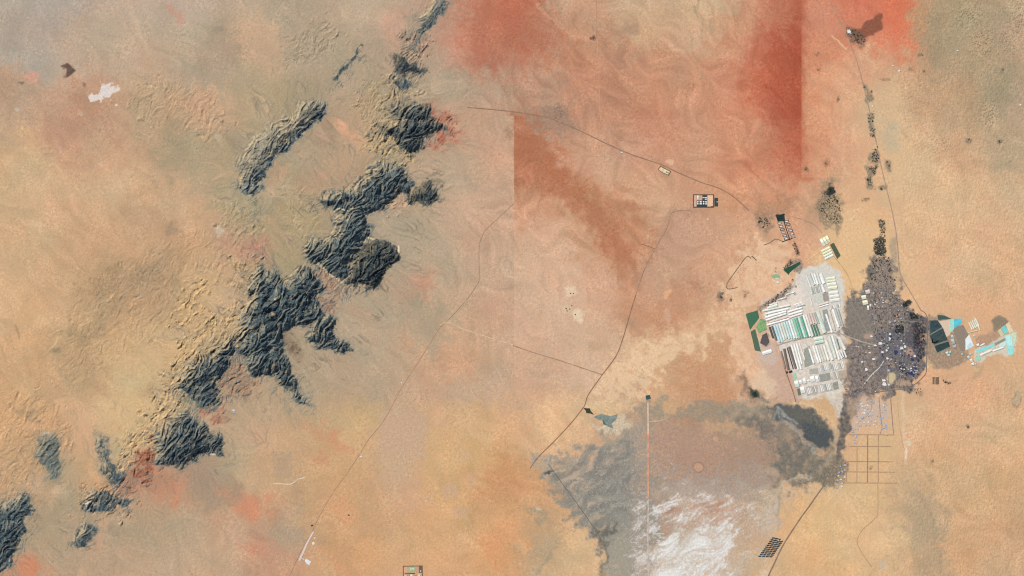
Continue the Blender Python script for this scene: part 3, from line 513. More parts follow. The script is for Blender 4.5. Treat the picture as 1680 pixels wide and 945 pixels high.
# eastern basins' surrounds
patch([(1518,520),(1545,515),(1580,540),(1590,590),(1560,605),(1525,600),(1518,560)], (116,110,104), .6, 4, 2, n5, .5)
patch([(1626,526),(1640,518),(1656,526),(1650,540),(1632,542)], (132,122,104), .85, 2.5, 1.2)
patch([(1600,555),(1640,535),(1652,540),(1640,560),(1606,575)], (172,140,120), .85, 3, 1.5, n5, .4)
patch([(1600,574),(1632,560),(1650,548),(1664,545),(1668,556),(1664,580),(1652,584),(1630,580),(1608,592),(1598,590)], (212,220,208), .8, 2, 1.5, n5, .4)
patch([(1594,605),(1612,592),(1608,618),(1600,622)], (178,152,126), .6, 4, 2); patch(ell(1600,606,5,4), (226,188,136), .7, 3, 1.5)
# north groves' soil, wells
patch([(1346,305),(1364,300),(1378,330),(1382,360),(1374,380),(1352,372),(1336,350)], (126,118,98), .7, 5, 3.5, n5, .8)
patch(ell(1363,313,8,6), (40,48,54), .85, 4, 3, n5, .3)
patch([(1240,350),(1262,350),(1270,372),(1250,380),(1236,370)], (118,108,96), .55, 5, 3, n5, .9)
patch([(1240,330),(1300,325),(1310,345),(1270,360),(1230,350)], (156,122,96), .5, 9, 5, n5, .8)
patch([(1300,345),(1345,365),(1350,400),(1330,420),(1310,400)], (222,170,140), .4, 12, 5)
for pts in [[(1414,136),(1421,142),(1428,156),(1420,150)], [(1420,152),(1430,150),(1434,166),(1424,172)], [(1422,186),(1432,182),(1434,206),(1424,208)], [(1426,204),(1436,206),(1436,218),(1424,212)], [(1424,218),(1436,216),(1434,226),(1426,226)], [(1424,258),(1436,244),(1442,252),(1440,268),(1428,270)], [(1424,272),(1438,270),(1440,284),(1428,292),(1424,280)], [(1420,292),(1430,288),(1432,304),(1424,308)], [(1452,262),(1462,266),(1460,280),(1453,278)], [(1442,306),(1451,306),(1452,314),(1443,314)]]:
    patch(pts, (112,110,96), .75, 2.5, 2.0, n5, .6)
for cx, cy, rx, ry in [(1510,90,4,3),(1493,115,5,5),(1515,117,3,3),(1590,229,4,4),(1639,232,6,5),(1656,265,4,2),(1342,90,3,3),(1375,160,3,5),(1372,165,3,3),(1322,277,5,5),(1354,268,4,6),(1645,114,3,3),(1342,114,3,3),(1588,700,4,5),(1512,645,5,4),(1470,637,4,3),(1530,756,3,3),(1428,766,2,3),(1366,620,2,2),(1453,130,8,3),(1634,715,1,1),(1420,328,6,3),(1668,655,9,14)]:
    patch(ell(cx, cy, rx, ry), (112,98,84), .5, 2, 1.5, n5, .6)
patch(ell(1668,650,8,14), (214,196,166), .6, 4, 3, n5, .8)
patch([(1490,780),(1510,800),(1540,860),(1550,945),(1505,945),(1495,880),(1484,820)], (176,156,126), .5, 14, 5, n5, .5)
patch([(1505,808),(1520,825),(1536,870),(1545,930)], (150,142,122), .4, 6, 3, n5, .8, False, 10)
patch([(1480,640),(1487,760)], (230,200,170), .5, 2, 1, None, 1, False, 4); patch([(1486,735),(1487,752)], (240,222,206), .8, 1, .5, None, 1, False, 2.5)
patch(ell(1492,726,4,4), (214,214,192), .7, 1.5, 1); patch(ell(1450,925,6,8), (186,180,170), .6, 3, 2, n5)
patch([(1390,652),(1420,648),(1466,650),(1466,712),(1395,712)], (220,180,146), .5, 4, 2)
patch([(1400,660),(1440,655),(1458,670),(1456,695),(1430,690),(1405,705)], (196,182,176), .65, 4, 3, n5, .8)
# ---- overall grain of the ground: pebbles, tyre-marked and wind-rippled sand
grain = (3.0*fine+1.3*fleck+1.6*np.clip(n5, -2, 2))*np.clip(.85+.4*n40, .25, 1.6)
col += grain[..., None]*np.array([1.05, 1.0, .9], f32)
col += (wind*1.6*(0.4+0.6*east))[..., None]*np.array([1, .95, .85], f32)
col += (np.clip(n9, -2, 2)*2.2)[..., None]*np.array([1, .25, -.1], f32)
# ---- everything loose is combed out along the washes and, farther off, along the wind
kx, ky = fx2, fy2
def smear(F, L):
    gx0, gy0 = np.meshgrid(np.arange(NX, dtype=f32), np.arange(NY, dtype=f32))
    m_ = np.sqrt(kx*kx+ky*ky)+1e-9; vx = (kx/m_).ravel(); vy = (ky/m_).ravel()
    Ff = F.reshape(-1, 3); acc = Ff.copy(); wt_ = 1.0
    for sg in (1, -1):
        px = gx0.ravel().copy(); py = gy0.ravel().copy(); idx = np.arange(NX*NY)
        for k in range(L):
            px += sg*1.6*vx[idx]; py += sg*1.6*vy[idx]
            np.clip(px, 0, NX-1, out=px); np.clip(py, 0, NY-1, out=py)
            idx = (py+0.5).astype(np.int32)*NX+(px+0.5).astype(np.int32)
            acc += Ff[idx]; wt_ += 1
    return (acc/wt_).reshape(NY, NX, 3)
keep = np.clip(near*1.3, 0, .85)*(X < 838)*(1-np.clip(badh/12, 0, 1)*.7)
sm_ = smear(col, 16); col += keep[..., None]*(sm_-col)
col += (fl1*near*1.6*(X < 840))[..., None]*np.array([1, .95, .85], f32)
deb = sstep(-20, 3, dsig+4.5*l1*.7+4*n18)*.42*np.clip(.7+.5*fl2, 0, 1)
paint((slice(None), slice(None)), deb, (150, 142, 122))
fl3 = lic(fbm(77, 9, 1.0), fx2, fy2, 22)
col += (np.clip(fl3, -2, 2)*near*(X < 843)*np.clip(.6+.6*n18, 0, 1.4)*4.5)[..., None]*np.array([1, .85, .75], f32)
paint((slice(None), slice(None)), np.clip(wash*.85*(.65+.4*n40), 0, 1), (146, 130, 110))
paint((slice(None), slice(None)), np.clip(wash_big*.75, 0, 1), (228, 196, 164))
# ---- mountain rock: dark blue-grey slate with pale seams and sand in the gullies
rock = np.empty((NY, NX, 3), f32); rock[...] = (62, 82, 93)
tone = fbm(71, 120, 1.8)
rock += (tone*8)[..., None]*np.array([1, .95, .8], f32)+(st2*13+st1*9+l1*7+fine*4)[..., None]*np.array([1, 1, .92], f32)
seam = sstep(.9, 1.9, st1*.35+st2*.75+l1*.45)*.8
for k, v in enumerate((170, 164, 144)): rock[..., k] += seam*(v-rock[..., k])
edge = sstep(16, 1, din)*sstep(-.2, 1.3, n9*.8-l1*.6)*.5*(1-rocky)
valley = sstep(.55, 1.4, -l1*.5-l0*.45-st2*.3+n18*.45+.5*sstep(30, 4, din)*(1-1.3*rocky)-.25)*.85
for k, v in enumerate((178, 160, 130)): rock[..., k] += valley*(v-rock[..., k])
for k, v in enumerate((186, 164, 132)): rock[..., k] += edge*(v-rock[..., k])
DARK = {6: .72, 5: .76, 3: .86, 1: .74, 14: 1.0, 15: 1.12, 13: 1.0, 8: .98, 9: .96}
mtone = sstep(-.1, 1.5, fbm(72, 44, 1.5)+.35*st2)*np.where(mid == 6, .12, .48)
for k, v in enumerate((122, 124, 116)): rock[..., k] += mtone*(v-rock[..., k])
mt2 = sstep(.8, 1.8, fbm(76, 30, 1.4)+.3*l1)*np.where(np.isin(mid, (5, 6, 1)), .05, .32)
for k, v in enumerate((156, 132, 108)): rock[..., k] += mt2*(v-rock[..., k])
gq, gp = np.gradient(blur(dsig, 5)); gm_n = np.sqrt(gp*gp+gq*gq)+1e-6
facing = np.clip((gp*.75+gq*.66)/gm_n, 0, 1)                # north-western foot: pale sand, with the sunlit rim painted in too
bank = sstep(26, 2, din)*facing*sstep(-.7, .9, .6*l1+.6*st2+.3)*np.where(mid == 6, .35, .8)
for k, v in enumerate((206, 178, 138)): rock[..., k] += bank*(v-rock[..., k])
q13 = (mid == 13)*.55
for k, v in enumerate((124, 130, 118)): rock[..., k] += q13*(v-rock[..., k])
for k, v in DARK.items(): rock[mid == k] *= v
for pts, c_, a, wd in [([(546,347),(556,342),(564,343),(572,346),(580,341)], (236,214,176), .9, 2.2), ([(648,202),(660,198),(672,197)], (232,200,146), .7, 3), ([(518,430),(530,440),(545,455),(562,464)], (222,196,160), .6, 4), ([(598,396),(604,390),(612,392)], (232,210,170), .85, 3), ([(654,405),(655,414)], (240,222,190), .9, 3), ([(452,490),(462,484)], (224,208,160), .8, 3), ([(394,545),(420,540),(440,535),(412,552)], (196,180,144), .5, 3), ([(530,440),(540,415),(548,402)], (196,176,144), .4, 2.5), ([(345,745),(352,746)], (238,220,204), .9, 3), ([(140,826),(148,822)], (232,220,208), .8, 2.5), ([(143,838),(150,834)], (232,224,216), .8, 2.5), ([(72,712),(80,710)], (206,200,190), .7, 3), ([(470,215),(490,203),(505,195)], (214,184,146), .5, 4), ([(455,222),(465,228)], (226,190,150), .8, 3)]:  # first pale line: the canyon's lit wall, painted into the rock colour
    w = window(pts, 8); d = wd/2+sdist(pts, w, .8, False); q = sstep(-1, 1, d)*a
    for k in range(3): rock[w][..., k] += q*(c_[k]-rock[w][..., k])
    up = q*(dsig[w] < 0)
    paint(w, up, c_)
rim = mid == 15
pale = rim*sstep(3, -9, (X-408)*0.62+(Y-300)*0.78-22*0-26)*0
wdt = 2.2+5.5*sstep(-.6, 1.4, n40+.5*n18)
frag = .55*st2+.5*st1+.35*l1
rockmask = sstep(-.55, .6, (dsig+2.4)/wdt+.42*frag)
rockmask = np.maximum(rockmask, sstep(.35, 1.1, frag+1.15*rocky-.35)*sstep(0, .3, rocky)*.9)
rocksel = (dsig > -13) & (rockmask > .5)
ma = rockmask*(0.88+0.10*np.clip(n5, -1, 1))
mul = sstep(14, -4, (Y-(300-(X-395)*0.97)))  # the slanting ridge's NW rim keeps its pale sand
ma = np.where(rim, ma*(1-.55*mul), ma)
for k in range(3): col[..., k] += ma*(rock[..., k]-col[..., k])
lum_ = col.mean(-1, keepdims=True); col = lum_+(col-lum_)*0.95
col = np.clip(col, 12, 246)
lin = s2l(col)/np.array([KR, KG, KB])
# beyond the picture the ground settles to plain tan sand
# ------------------------------------------------------------------ ground and mountain meshes
def new_mat(name): 
    m = bpy.data.materials.new(name); m.use_nodes = True
    return m, m.node_tree.nodes, m.node_tree.links, m.node_tree.nodes['Principled BSDF']
gm_, nd, lk, bs = new_mat('desert_surface')
at = nd.new('ShaderNodeAttribute'); at.attribute_name = 'soil'
tc = nd.new('ShaderNodeTexCoord'); nz = nd.new('ShaderNodeTexNoise'); nz.inputs['Scale'].default_value = 0.055; nz.inputs['Detail'].default_value = 5
lk.new(tc.outputs['Object'], nz.inputs['Vector'])
mr = nd.new('ShaderNodeMapRange'); mr.inputs[1].default_value = .3; mr.inputs[2].default_value = .7; mr.inputs[3].default_value = .93; mr.inputs[4].default_value = 1.07
lk.new(nz.outputs['Fac'], mr.inputs[0])
mx = nd.new('ShaderNodeMix'); mx.data_type = 'RGBA'; mx.blend_type = 'MULTIPLY'; mx.inputs[0].default_value = 1
lk.new(at.outputs['Color'], mx.inputs[6]); lk.new(mr.outputs[0], mx.inputs[7]); lk.new(mx.outputs[2], bs.inputs['Base Color'])
bs.inputs['Roughness'].default_value = 1.0; bs.inputs['Specular IOR Level'].default_value = 0.05
def far_axis(a):                               # the sheet runs on to the horizon in widening steps
    o = np.array([20, 50, 110, 400, 1200, 3200, 7000], f32)
    return np.concatenate([a[0]-o[::-1], a, a[-1]+o])
xx, yy = far_axis(xs), far_axis(ys); P = 7
def pad(a): return np.pad(a, ((P, P), (P, P))+((0, 0),)*(a.ndim-2), mode='edge')
ZZ, LL, MM = pad(Z), pad(lin), pad(np.where(rocksel, mid, -1))
GX, GY = np.meshgrid(xx, yy)
od = np.maximum(np.maximum(xs[0]-GX, GX-xs[-1]), np.maximum(ys[0]-GY, GY-ys[-1])); k_ = np.clip(od/110, 0, 1)
ZZ = ZZ*(1-k_); LL = LL*(1-k_[..., None])+np.array(alb((206,168,132)))*k_[..., None]
VX = (GX-W/2)*S; VY = (H/2-GY)*S
n_y, n_x = ZZ.shape
ids = np.arange(n_y*n_x).reshape(n_y, n_x)
quads = np.stack([ids[:-1, :-1], ids[1:, :-1], ids[1:, 1:], ids[:-1, 1:]], -1).reshape(-1, 4)
fm = MM[:-1, :-1].reshape(-1)
co_all = np.stack([VX, VY, ZZ], -1).reshape(-1, 3).astype(f32); cl_all = np.concatenate([LL, np.ones(LL.shape[:2]+(1,))], -1).reshape(-1, 4).astype(f32)
def sheet(name, q, label, kind='structure', cat=None):
    used = np.unique(q); remap = np.full(n_y*n_x, -1, np.int32); remap[used] = np.arange(len(used))
    q2 = remap[q].astype(np.int32)
    me = bpy.data.meshes.new(name); me.vertices.add(len(used)); me.vertices.foreach_set('co', co_all[used].ravel())
    me.loops.add(q2.size); me.loops.foreach_set('vertex_index', q2.ravel()); me.polygons.add(len(q2))
    me.polygons.foreach_set('loop_start', np.arange(0, q2.size, 4, dtype=np.int32)); me.polygons.foreach_set('loop_total', np.full(len(q2), 4, np.int32))
    me.update(calc_edges=True)
    ca = me.color_attributes.new('soil', 'FLOAT_COLOR', 'POINT'); ca.data.foreach_set('color', cl_all[used].ravel())
    me.polygons.foreach_set('use_smooth', np.ones(len(q2), bool)); me.materials.append(gm_); me.update()
    o = bpy.data.objects.new(name, me); C.objects.link(o); o['label'] = label; o['kind'] = kind
    if cat: o['category'] = cat
    return o
sheet('desert_ground', quads[fm < 0], 'sandy tan and rust red desert plain with grey wetland and white salt flat', cat='ground')
for k, (pts, h, lab) in enumerate(MOUNT):
    if (fm == k).any(): sheet('mountain', quads[fm == k], lab, cat='mountain')
# ------------------------------------------------------------------ helpers for built things
MATS = {}
def mat(rgb, rough=.8, var=.12, sc_=.12, spec=.2):
    key = (tuple(rgb), rough, var, sc_)
    if key in MATS: return MATS[key]
    m, n_, l_, b_ = new_mat('surface_%02d' % len(MATS))
    a = alb(rgb)
    t = n_.new('ShaderNodeTexCoord'); z = n_.new('ShaderNodeTexNoise'); z.inputs['Scale'].default_value = sc_; z.inputs['Detail'].default_value = 3
    r = n_.new('ShaderNodeMapRange'); r.inputs[1].default_value = .3; r.inputs[2].default_value = .7; r.inputs[3].default_value = 1-var; r.inputs[4].default_value = 1+var*.6
    x = n_.new('ShaderNodeMix'); x.data_type = 'RGBA'; x.blend_type = 'MULTIPLY'; x.inputs[0].default_value = 1; x.inputs[6].default_value = a+(1,)
    l_.new(t.outputs['Object'], z.inputs['Vector']); l_.new(z.outputs['Fac'], r.inputs[0]); l_.new(r.outputs[0], x.inputs[7]); l_.new(x.outputs[2], b_.inputs['Base Color'])
    b_.inputs['Roughness'].default_value = rough; b_.inputs['Specular IOR Level'].default_value = spec
    MATS[key] = m; return m
def link(name, verts, faces, m, parent=None, smooth=False):
    me = bpy.data.meshes.new(name); me.from_pydata(verts, [], faces); me.materials.append(m); me.update()
    if smooth: me.polygons.foreach_set('use_smooth', [True]*len(me.polygons))
    o = bpy.data.objects.new(name, me); C.objects.link(o); o.parent = parent
    return o
def tag(o, label, cat=None, group=None, kind=None):
    o['label'] = label
    if cat: o['category'] = cat
    if group: o['group'] = group
    if kind: o['kind'] = kind
    return o
def root(name, x, y, rot=0.0, z=None):
    o = bpy.data.objects.new(name, None); C.objects.link(o)
    o.location = PX(x, y, gz(x, y) if z is None else z); o.rotation_euler = (0, 0, rot); o.empty_display_size = 5
    return o
def dup(o, loc, rot=None, scale=None):
    c = o.copy(); C.objects.link(c); c.location = loc
    if rot is not None: c.rotation_euler = (0, 0, rot)
    if scale is not None: c.scale = scale
    for ch in list(o.children):
        d = ch.copy(); C.objects.link(d); d.parent = c
    return c
def box(vs, fs, cx, cy, z0, sx, sy, h):
    b = len(vs); hx, hy = sx/2, sy/2
    for z in (z0, z0+h):
        vs += [(cx-hx, cy-hy, z), (cx+hx, cy-hy, z), (cx+hx, cy+hy, z), (cx-hx, cy+hy, z)]
    fs += [(b+3, b+2, b+1, b), (b+4, b+5, b+6, b+7), (b, b+1, b+5, b+4), (b+1, b+2, b+6, b+5), (b+2, b+3, b+7, b+6), (b+3, b, b+4, b+7)]
def wob(pts, amp, step=4.0, seed=1):            # break a straight outline into short wandering edges
    r = random.Random(seed); out = []
    for k in range(len(pts)):
        (ax, ay), (bx, by) = pts[k], pts[(k+1) % len(pts)]
        n = max(1, int(math.hypot(bx-ax, by-ay)/step))
        for i in range(n):
            t = i/n; a = amp if i else amp*.3
            out.append((ax+(bx-ax)*t+r.uniform(-a, a), ay+(by-ay)*t+r.uniform(-a, a)))
    return out
def plot(name, pts, rgb, label, dz=1.3, amp=.25, rough=.95, var=.16, sc_=.05, cat=None, spec=.1):
    q = wob(pts, amp, 4, int(abs(pts[0][0]*7+pts[0][1]*3)))
    cx = sum(p[0] for p in q)/len(q); cy = sum(p[1] for p in q)/len(q)
    top = max(gz(*p) for p in q+[(cx, cy)])
    vs = [PX(x, y, top+dz) for x, y in q]; n = len(q)
    area = sum(vs[i][0]*vs[(i+1) % n][1]-vs[(i+1) % n][0]*vs[i][1] for i in range(n))
    if area < 0: vs.reverse()
    vs += [(v[0], v[1], v[2]-dz-3) for v in vs]
    o = link(name, vs, [tuple(range(n))]+[(i, i+n, (i+1) % n+n, (i+1) % n) for i in range(n)], mat(rgb, rough, var, sc_, spec))
    return tag(o, label, cat or name.replace('_', ' '), None, 'structure')
def smooth_line(pts, step=5.0):
    out = []
    P_ = [pts[0]]+list(pts)+[pts[-1]]
    for k in range(1, len(P_)-2):
        p0, p1, p2, p3 = P_[k-1:k+3]; n = max(1, int(math.hypot(p2[0]-p1[0], p2[1]-p1[1])/step))
        for i in range(n):
            t = i/n
            out.append(tuple(.5*(2*p1[j]+(p2[j]-p0[j])*t+(2*p0[j]-5*p1[j]+4*p2[j]-p3[j])*t*t+(3*p1[j]-p0[j]-3*p2[j]+p3[j])*t**3) for j in (0, 1)))
    return out+[pts[-1]]
def road(pts, width, rgb, label, name='road', dz=1.6, jit=.12, smooth=True, step=4.0):
    q = smooth_line(pts, step) if smooth else pts
    if not smooth:
        q = []
        for (ax, ay), (bx, by) in zip(pts, pts[1:]):
            n = max(1, int(math.hypot(bx-ax, by-ay)/step)); q += [(ax+(bx-ax)*i/n, ay+(by-ay)*i/n) for i in range(n)]
        q.append(pts[-1])
    r = random.Random(len(q)+int(pts[0][0])); vs = []; fs = []
    for k, (x, y) in enumerate(q):
        a = q[max(0, k-1)]; b = q[min(len(q)-1, k+1)]
        tx, ty = b[0]-a[0], b[1]-a[1]; m = math.hypot(tx, ty)+1e-9; nx, ny = -ty/m, tx/m
        w1 = width/2*(1+r.uniform(-jit, jit)); w2 = width/2*(1+r.uniform(-jit, jit))
        z = max(gz(x, y), gz(x+nx*w1, y+ny*w1), gz(x-nx*w2, y-ny*w2))+dz
        vs += [PX(x+nx*(w1+.25), y+ny*(w1+.25), z-4), PX(x+nx*w1, y+ny*w1, z), PX(x-nx*w2, y-ny*w2, z), PX(x-nx*(w2+.25), y-ny*(w2+.25), z-4)]
        if k:
            for c in range(3): fs.append((4*k-4+c, 4*k-3+c, 4*k+1+c, 4*k+c))
    o = link(name, vs, fs, mat(rgb, .95, .2, .01, .05))
    return tag(o, label, name.replace('_', ' '), None, 'structure')

# ------------------------------------------------------------------ roads and tracks
road([(766,176),(800,179),(840,183),(880,189),(905,195),(950,214),(1000,238),(1040,255),(1085,270),(1112,283),(1150,299),(1180,309),(1205,324),(1228,345)], 1.5, (158,126,104), 'thin grey-brown road slanting across the reddish plain past the walled compounds')
road([(843,334),(820,355),(800,374),(792,385),(786,406),(786,455),(783,466),(765,492),(738,522),(722,536)], 0.95, (172,144,120), 'thin grey road bending down the pale plain east of the mountains')
road([(722,536),(712,552),(698,575),(680,603),(660,634),(648,657),(628,692),(604,722),(590,745),(570,775),(545,810),(522,850),(512,872),(500,893),(486,920),(478,938),(472,950)], 0.95, (186,144,116), 'thin reddish road running down to the airstrip at the bottom')
road([(722,534),(735,529),(760,540),(800,553),(842,566)], 1.2, (222,192,158), 'pale dirt track leaving the bend of the dark road', 'track', 1.3)
road([(842,567),(880,580),(917,591),(950,602),(989,615)], 1.2, (170,136,114), 'dark track joining the long diagonal road from the west', 'track', 1.3)
road([(1043,484),(1035,510),(1021,558),(1010,585),(988,615),(965,648),(958,667),(936,695),(910,723),(882,751),(870,768)], 1.35, (156,116,90), 'long dark brown diagonal road curving down to the grey wetland')
road([(1137,346),(1104,348),(1094,374),(1076,406),(1058,440),(1043,483)], 1.3, (176,138,112), 'faint upper stretch of the long diagonal road below the large compound', 'track', 1.5)
road([(1063.8,819),(1063,880),(1064,950)], 1.8, (206,190,176), 'pale lower end of the causeway along the salt', 'causeway', 1.4, .25, False)
road([(1372,772),(1350,799),(1328,830),(1310,855),(1285,894),(1270,925),(1258,950)], 2.0, (142,124,106), 'straight grey road running south-west past the dark panel field')
road([(1362,4),(1372,24),(1385,50),(1399,82),(1409,112),(1421,158),(1428,190),(1436,226),(1444,265),(1455,312),(1463,345),(1469,375),(1473,408),(1477,448),(1494,480),(1511,509)], 1.4, (176,150,130), 'thin grey road running down the east side past the small wells')
road([(1511,509),(1521,520),(1521,560),(1520,598),(1519,612),(1511,622),(1500,631),(1482,638),(1455,641),(1425,646)], 1.2, (128,118,110), 'dark road along the east edge of the grey town')
road([(1274,567),(1300,559),(1340,551),(1370,546),(1388,551),(1412,560),(1437,567)], 2.0, (176,166,154), 'pale road between the two big rows of greenhouses')
road([(1258,512),(1264,540),(1279,576),(1286,605),(1301,640),(1306,657)], 1.6, (206,164,140), 'pinkish farm road down the west side of the greenhouses')
road([(1287,603),(1300,640),(1306,660)], 1.0, (120,100,88), 'dark ditch beside the pinkish farm road', 'canal', 1.9)
road([(1418,630),(1432,613),(1442,604),(1450,592)], 1.5, (206,200,190), 'pale winding lane through the south-west of the town', 'track')
road([(1406,694),(1422,682),(1430,668),(1424,650)], 1.3, (180,170,156), 'pale lane along the dark wadi', 'track')
road([(1390,486),(1402,508),(1416,532),(1424,548)], 1.8, (150,142,130), 'grey track cutting across the bare north-west corner of the town', 'track')
road([(1366,418),(1390,450),(1400,480)], 1.2, (206,172,130), 'faint sandy track from the cream sheds to the town', 'track')
road([(1063,659),(1063.6,712)], 2.6, (214,186,166), 'pale straight causeway crossing the grey marsh', 'causeway', 1.6, .1, False)
road([(1063.6,712),(1063.8,818)], 2.6, (218,160,134), 'pink straight causeway along the edge of the wetland', 'causeway', 1.6, .1, False)
road([(1065,692),(1085,690),(1095,686)], 1.6, (196,178,156), 'short pale spur leaving the causeway', 'track', 1.8)
road([(1440,792),(1440,838),(1436,850),(1416,868),(1406,886),(1412,904),(1430,930)], 1.0, (190,160,124), 'faint winding track south of the street grid', 'track')
road([(978,0),(978,62)], 0.7, (184,146,120), 'thin straight track from the top edge to a dark well', 'track', 1.3, .1, False)
road([(980,64),(983,130),(985,190),(990,215)], 0.6, (210,166,138), 'faint pale track running south from the dark well', 'track', 1.3)
road([(1253,402),(1264,398),(1272,392),(1284,396)], 1.0, (124,106,92), 'dark hedge-lined lane west of the small yards', 'track')
road([(1298,355),(1315,360),(1335,368),(1348,382)], 1.0, (178,150,122), 'curving lane from the small yards to the cream sheds', 'track')
road([(1322,430),(1342,415)], 1.2, (226,190,140), 'sandy lane between the green field and the cream sheds', 'track')
road([(448,793),(462,794),(478,794),(490,786),(500,784)], 1.4, (226,206,180), 'short pale curving bank on the southern plain', 'track', 1.4)
road([(900,762),(920,790),(960,845),(990,890)], .9, (116,108,98), 'faint dark line across the grey wetland', 'track', 1.2)
road([(1052,400),(1063,404),(1074,408)], .9, (150,112,90), 'short dark track joining the broad brown band', 'track', 1.3)
for k, (y, x0, x1, pos) in enumerate([(713,1393,1467,'northernmost'),(732,1392,1462,'second'),(757,1386,1464,'middle'),(774,1387,1468,'fourth'),(792,1372,1471,'southernmost')]):
    road([(x0, y), (x1, y+.6)], 1.15, (178,144,118), '%s of the cross streets in the empty street grid' % pos, 'street', 1.7, .2, False)
for k, (x, y0, y1, pos) in enumerate([(1389,757,790,'westernmost'),(1406,733,791,'second from the west'),(1423.5,713,791,'darkest central'),(1441,714,791,'fourth from the west')]):
    road([(x, y0), (x-.3, y1)], 1.05 if k != 2 else 1.4, (180,146,120) if k != 2 else (158,128,108), '%s of the up-and-down streets in the empty street grid' % pos, 'street', 2.0, .2, False)
road([(1461,650),(1464,690),(1466,712)], 1.2, (166,136,118), 'thin street east of the pale new houses', 'street', 1.8); road([(1442,652),(1444,680),(1447,700),(1443,714)], 1.2, (176,146,132), 'thin street among the pale new houses', 'street', 1.9)
road([(1472,660),(1476,700),(1482,735)], 1.0, (206,168,138), 'faint outer track east of the new houses', 'track')
for q_, lab in [([(1456,470),(1457,520),(1455,560),(1458,640)],'grey lane running down the middle of the town'),([(1481,500),(1484,545),(1480,600),(1474,640)],'grey lane west of the dark orchards'),([(1430,520),(1450,528),(1480,526),(1516,530)],'grey lane crossing the northern half of the town'),([(1404,596),(1430,604),(1460,598),(1512,604)],'grey lane crossing the southern half of the town'),([(1444,424),(1448,470),(1441,520),(1436,560)],'grey lane from the northern tip into the town')]:
    road(q_, 1.0, (146,140,132), lab, 'lane', 2.0, .3)
plot('runway', [(512.5,872),(515.5,873),(508,886),(492.5,920.5),(489.5,919.5),(502,891)], (226,206,196), 'narrow white airstrip beside the reddish road', 2.2, .1)
plot('apron', [(495,915.6),(500,917.4),(499.4,919),(494.5,917)], (222,206,196), 'short white taxiway joining the airstrip and the white pad', 2.1, .1)
plot('apron', [(500,920),(502,916.5),(506.5,919),(510.5,921.5),(507.5,927),(503,925)], (226,232,236), 'bluish white parking pad beside the airstrip', 2.4, .1)
plot('apron', ell(514,891.4,2.4,2.4), (238,222,208), 'small round white pad east of the airstrip', 2.0, .1); plot('apron', ell(516.3,882.7,1.5,1.5), (236,206,180), 'tiny sandy pad east of the airstrip', 2.0, .1)

# ------------------------------------------------------------------ fields, ponds, lined basins
plot('field', [(1223.5,515),(1243,508.8),(1245.6,521.5),(1230.5,541.2)], (74,116,90), 'flat dark green field at the west corner of the greenhouse farm')
plot('field', [(1247,523),(1256,524),(1258,541),(1245,547),(1240.5,537)], (138,176,124), 'pale green patchy field crossed by white lanes', 1.3, .4, .95, .35, .03)
plot('field', [(1231.5,544),(1239,539.5),(1248.5,577),(1238.5,575)], (90,112,90), 'long olive green field below the dark green field')
plot('field', [(1285,442.5),(1311.5,429.6),(1314,432.5),(1296,447),(1293.5,451)], (44,88,66), 'deep green wedge-shaped field lined with black trees', 1.5)
plot('field', ell(1273,453.5,7,3.6), (150,182,142), 'small round pale green plot north-west of the greenhouses'); plot('field', ell(1275,456.6,3.4,1.0), (206,226,206), 'white-green strip on the small round plot', 1.7)
plot('field', [(1361.7,401.5),(1368,398),(1379,419.4),(1373.4,425)], (88,98,78), 'olive green strip beside the cream sheds')
plot('field', [(1251,549.5),(1258,545.5),(1262.5,561),(1257,568),(1247,563)], (98,90,90), 'dark grey ploughed plot beside the olive field')
plot('field', [(1273,353),(1286,350.5),(1288,362),(1276,364)], (36,66,64), 'dark teal plot at the head of the small yards', 1.3, .3, .9, .4, .04)
plot('field', [(1307.5,638),(1312,637),(1314.5,648),(1309.5,649)], (112,122,108), 'small dark green plot south of the white sheds')
plot('field', [(1301.5,612.5),(1305.5,611.5),(1308,621),(1303,622)], (162,212,178), 'mint green sheet plot above the white sheds', 1.6)
for pts, c_, lab in [
  ([(1343,603),(1361,599.5),(1363,609.5),(1345,613)], (206,206,198), 'pale grey plot below the second greenhouse row'),
  ([(1343.5,614.5),(1361,611),(1363,623.5),(1346,627)], (160,160,152), 'mid grey plot under the pale grey plot'),
  ([(1328,606),(1342,603.5),(1343,613),(1328,614)], (180,180,172), 'grey plot beside the white sheds'),
  ([(1364,598),(1373.5,597),(1375,622),(1366,624)], (206,200,190), 'tall beige plot east of the grey plots'),
  ([(1375,609),(1387,607),(1387.5,621),(1376,622)], (188,172,156), 'brownish plot at the east edge of the farm'),
  ([(1365.5,628),(1374.5,625.5),(1376.5,637.5),(1368.5,640)], (158,156,144), 'dark grey plot in the south-east of the farm'),
  ([(1343,631),(1363,628),(1366,641),(1346,645)], (196,190,180), 'streaked pale plot along the south edge of the farm'),
  ([(1322,635),(1341,631),(1343,646),(1324,650)], (194,184,174), 'scribbled beige plot south of the white sheds'),
  ([(1349,509),(1357,507),(1364,541),(1354.5,545)], (160,164,156), 'grey bare plot inside the first greenhouse row'),
  ([(1319,573),(1328,567),(1336,597),(1320,603)], (160,164,152), 'grey-green bare plot inside the second greenhouse row'),
  ([(1336.5,485),(1347,482),(1351.5,494),(1341,498.5)], (212,214,204), 'pale square plot with a round mark'),
  ([(1330,473),(1346,467.5),(1348.5,478.5),(1333,483)], (184,188,180), 'grey plot north of the pale square plot'),
  ([(1349,482),(1358,479),(1360,493),(1352,495)], (168,158,150), 'brown-grey yard west of the cream sheds')]:
    plot('field', pts, c_, lab, 1.2, .25, .95, .2, .03)
plot('field', [(1524,525.5),(1538,525.5),(1546,536),(1524.5,549)], (58,80,86), 'dark teal plot west of the turquoise pond', 1.4, .3, .8, .35, .02)
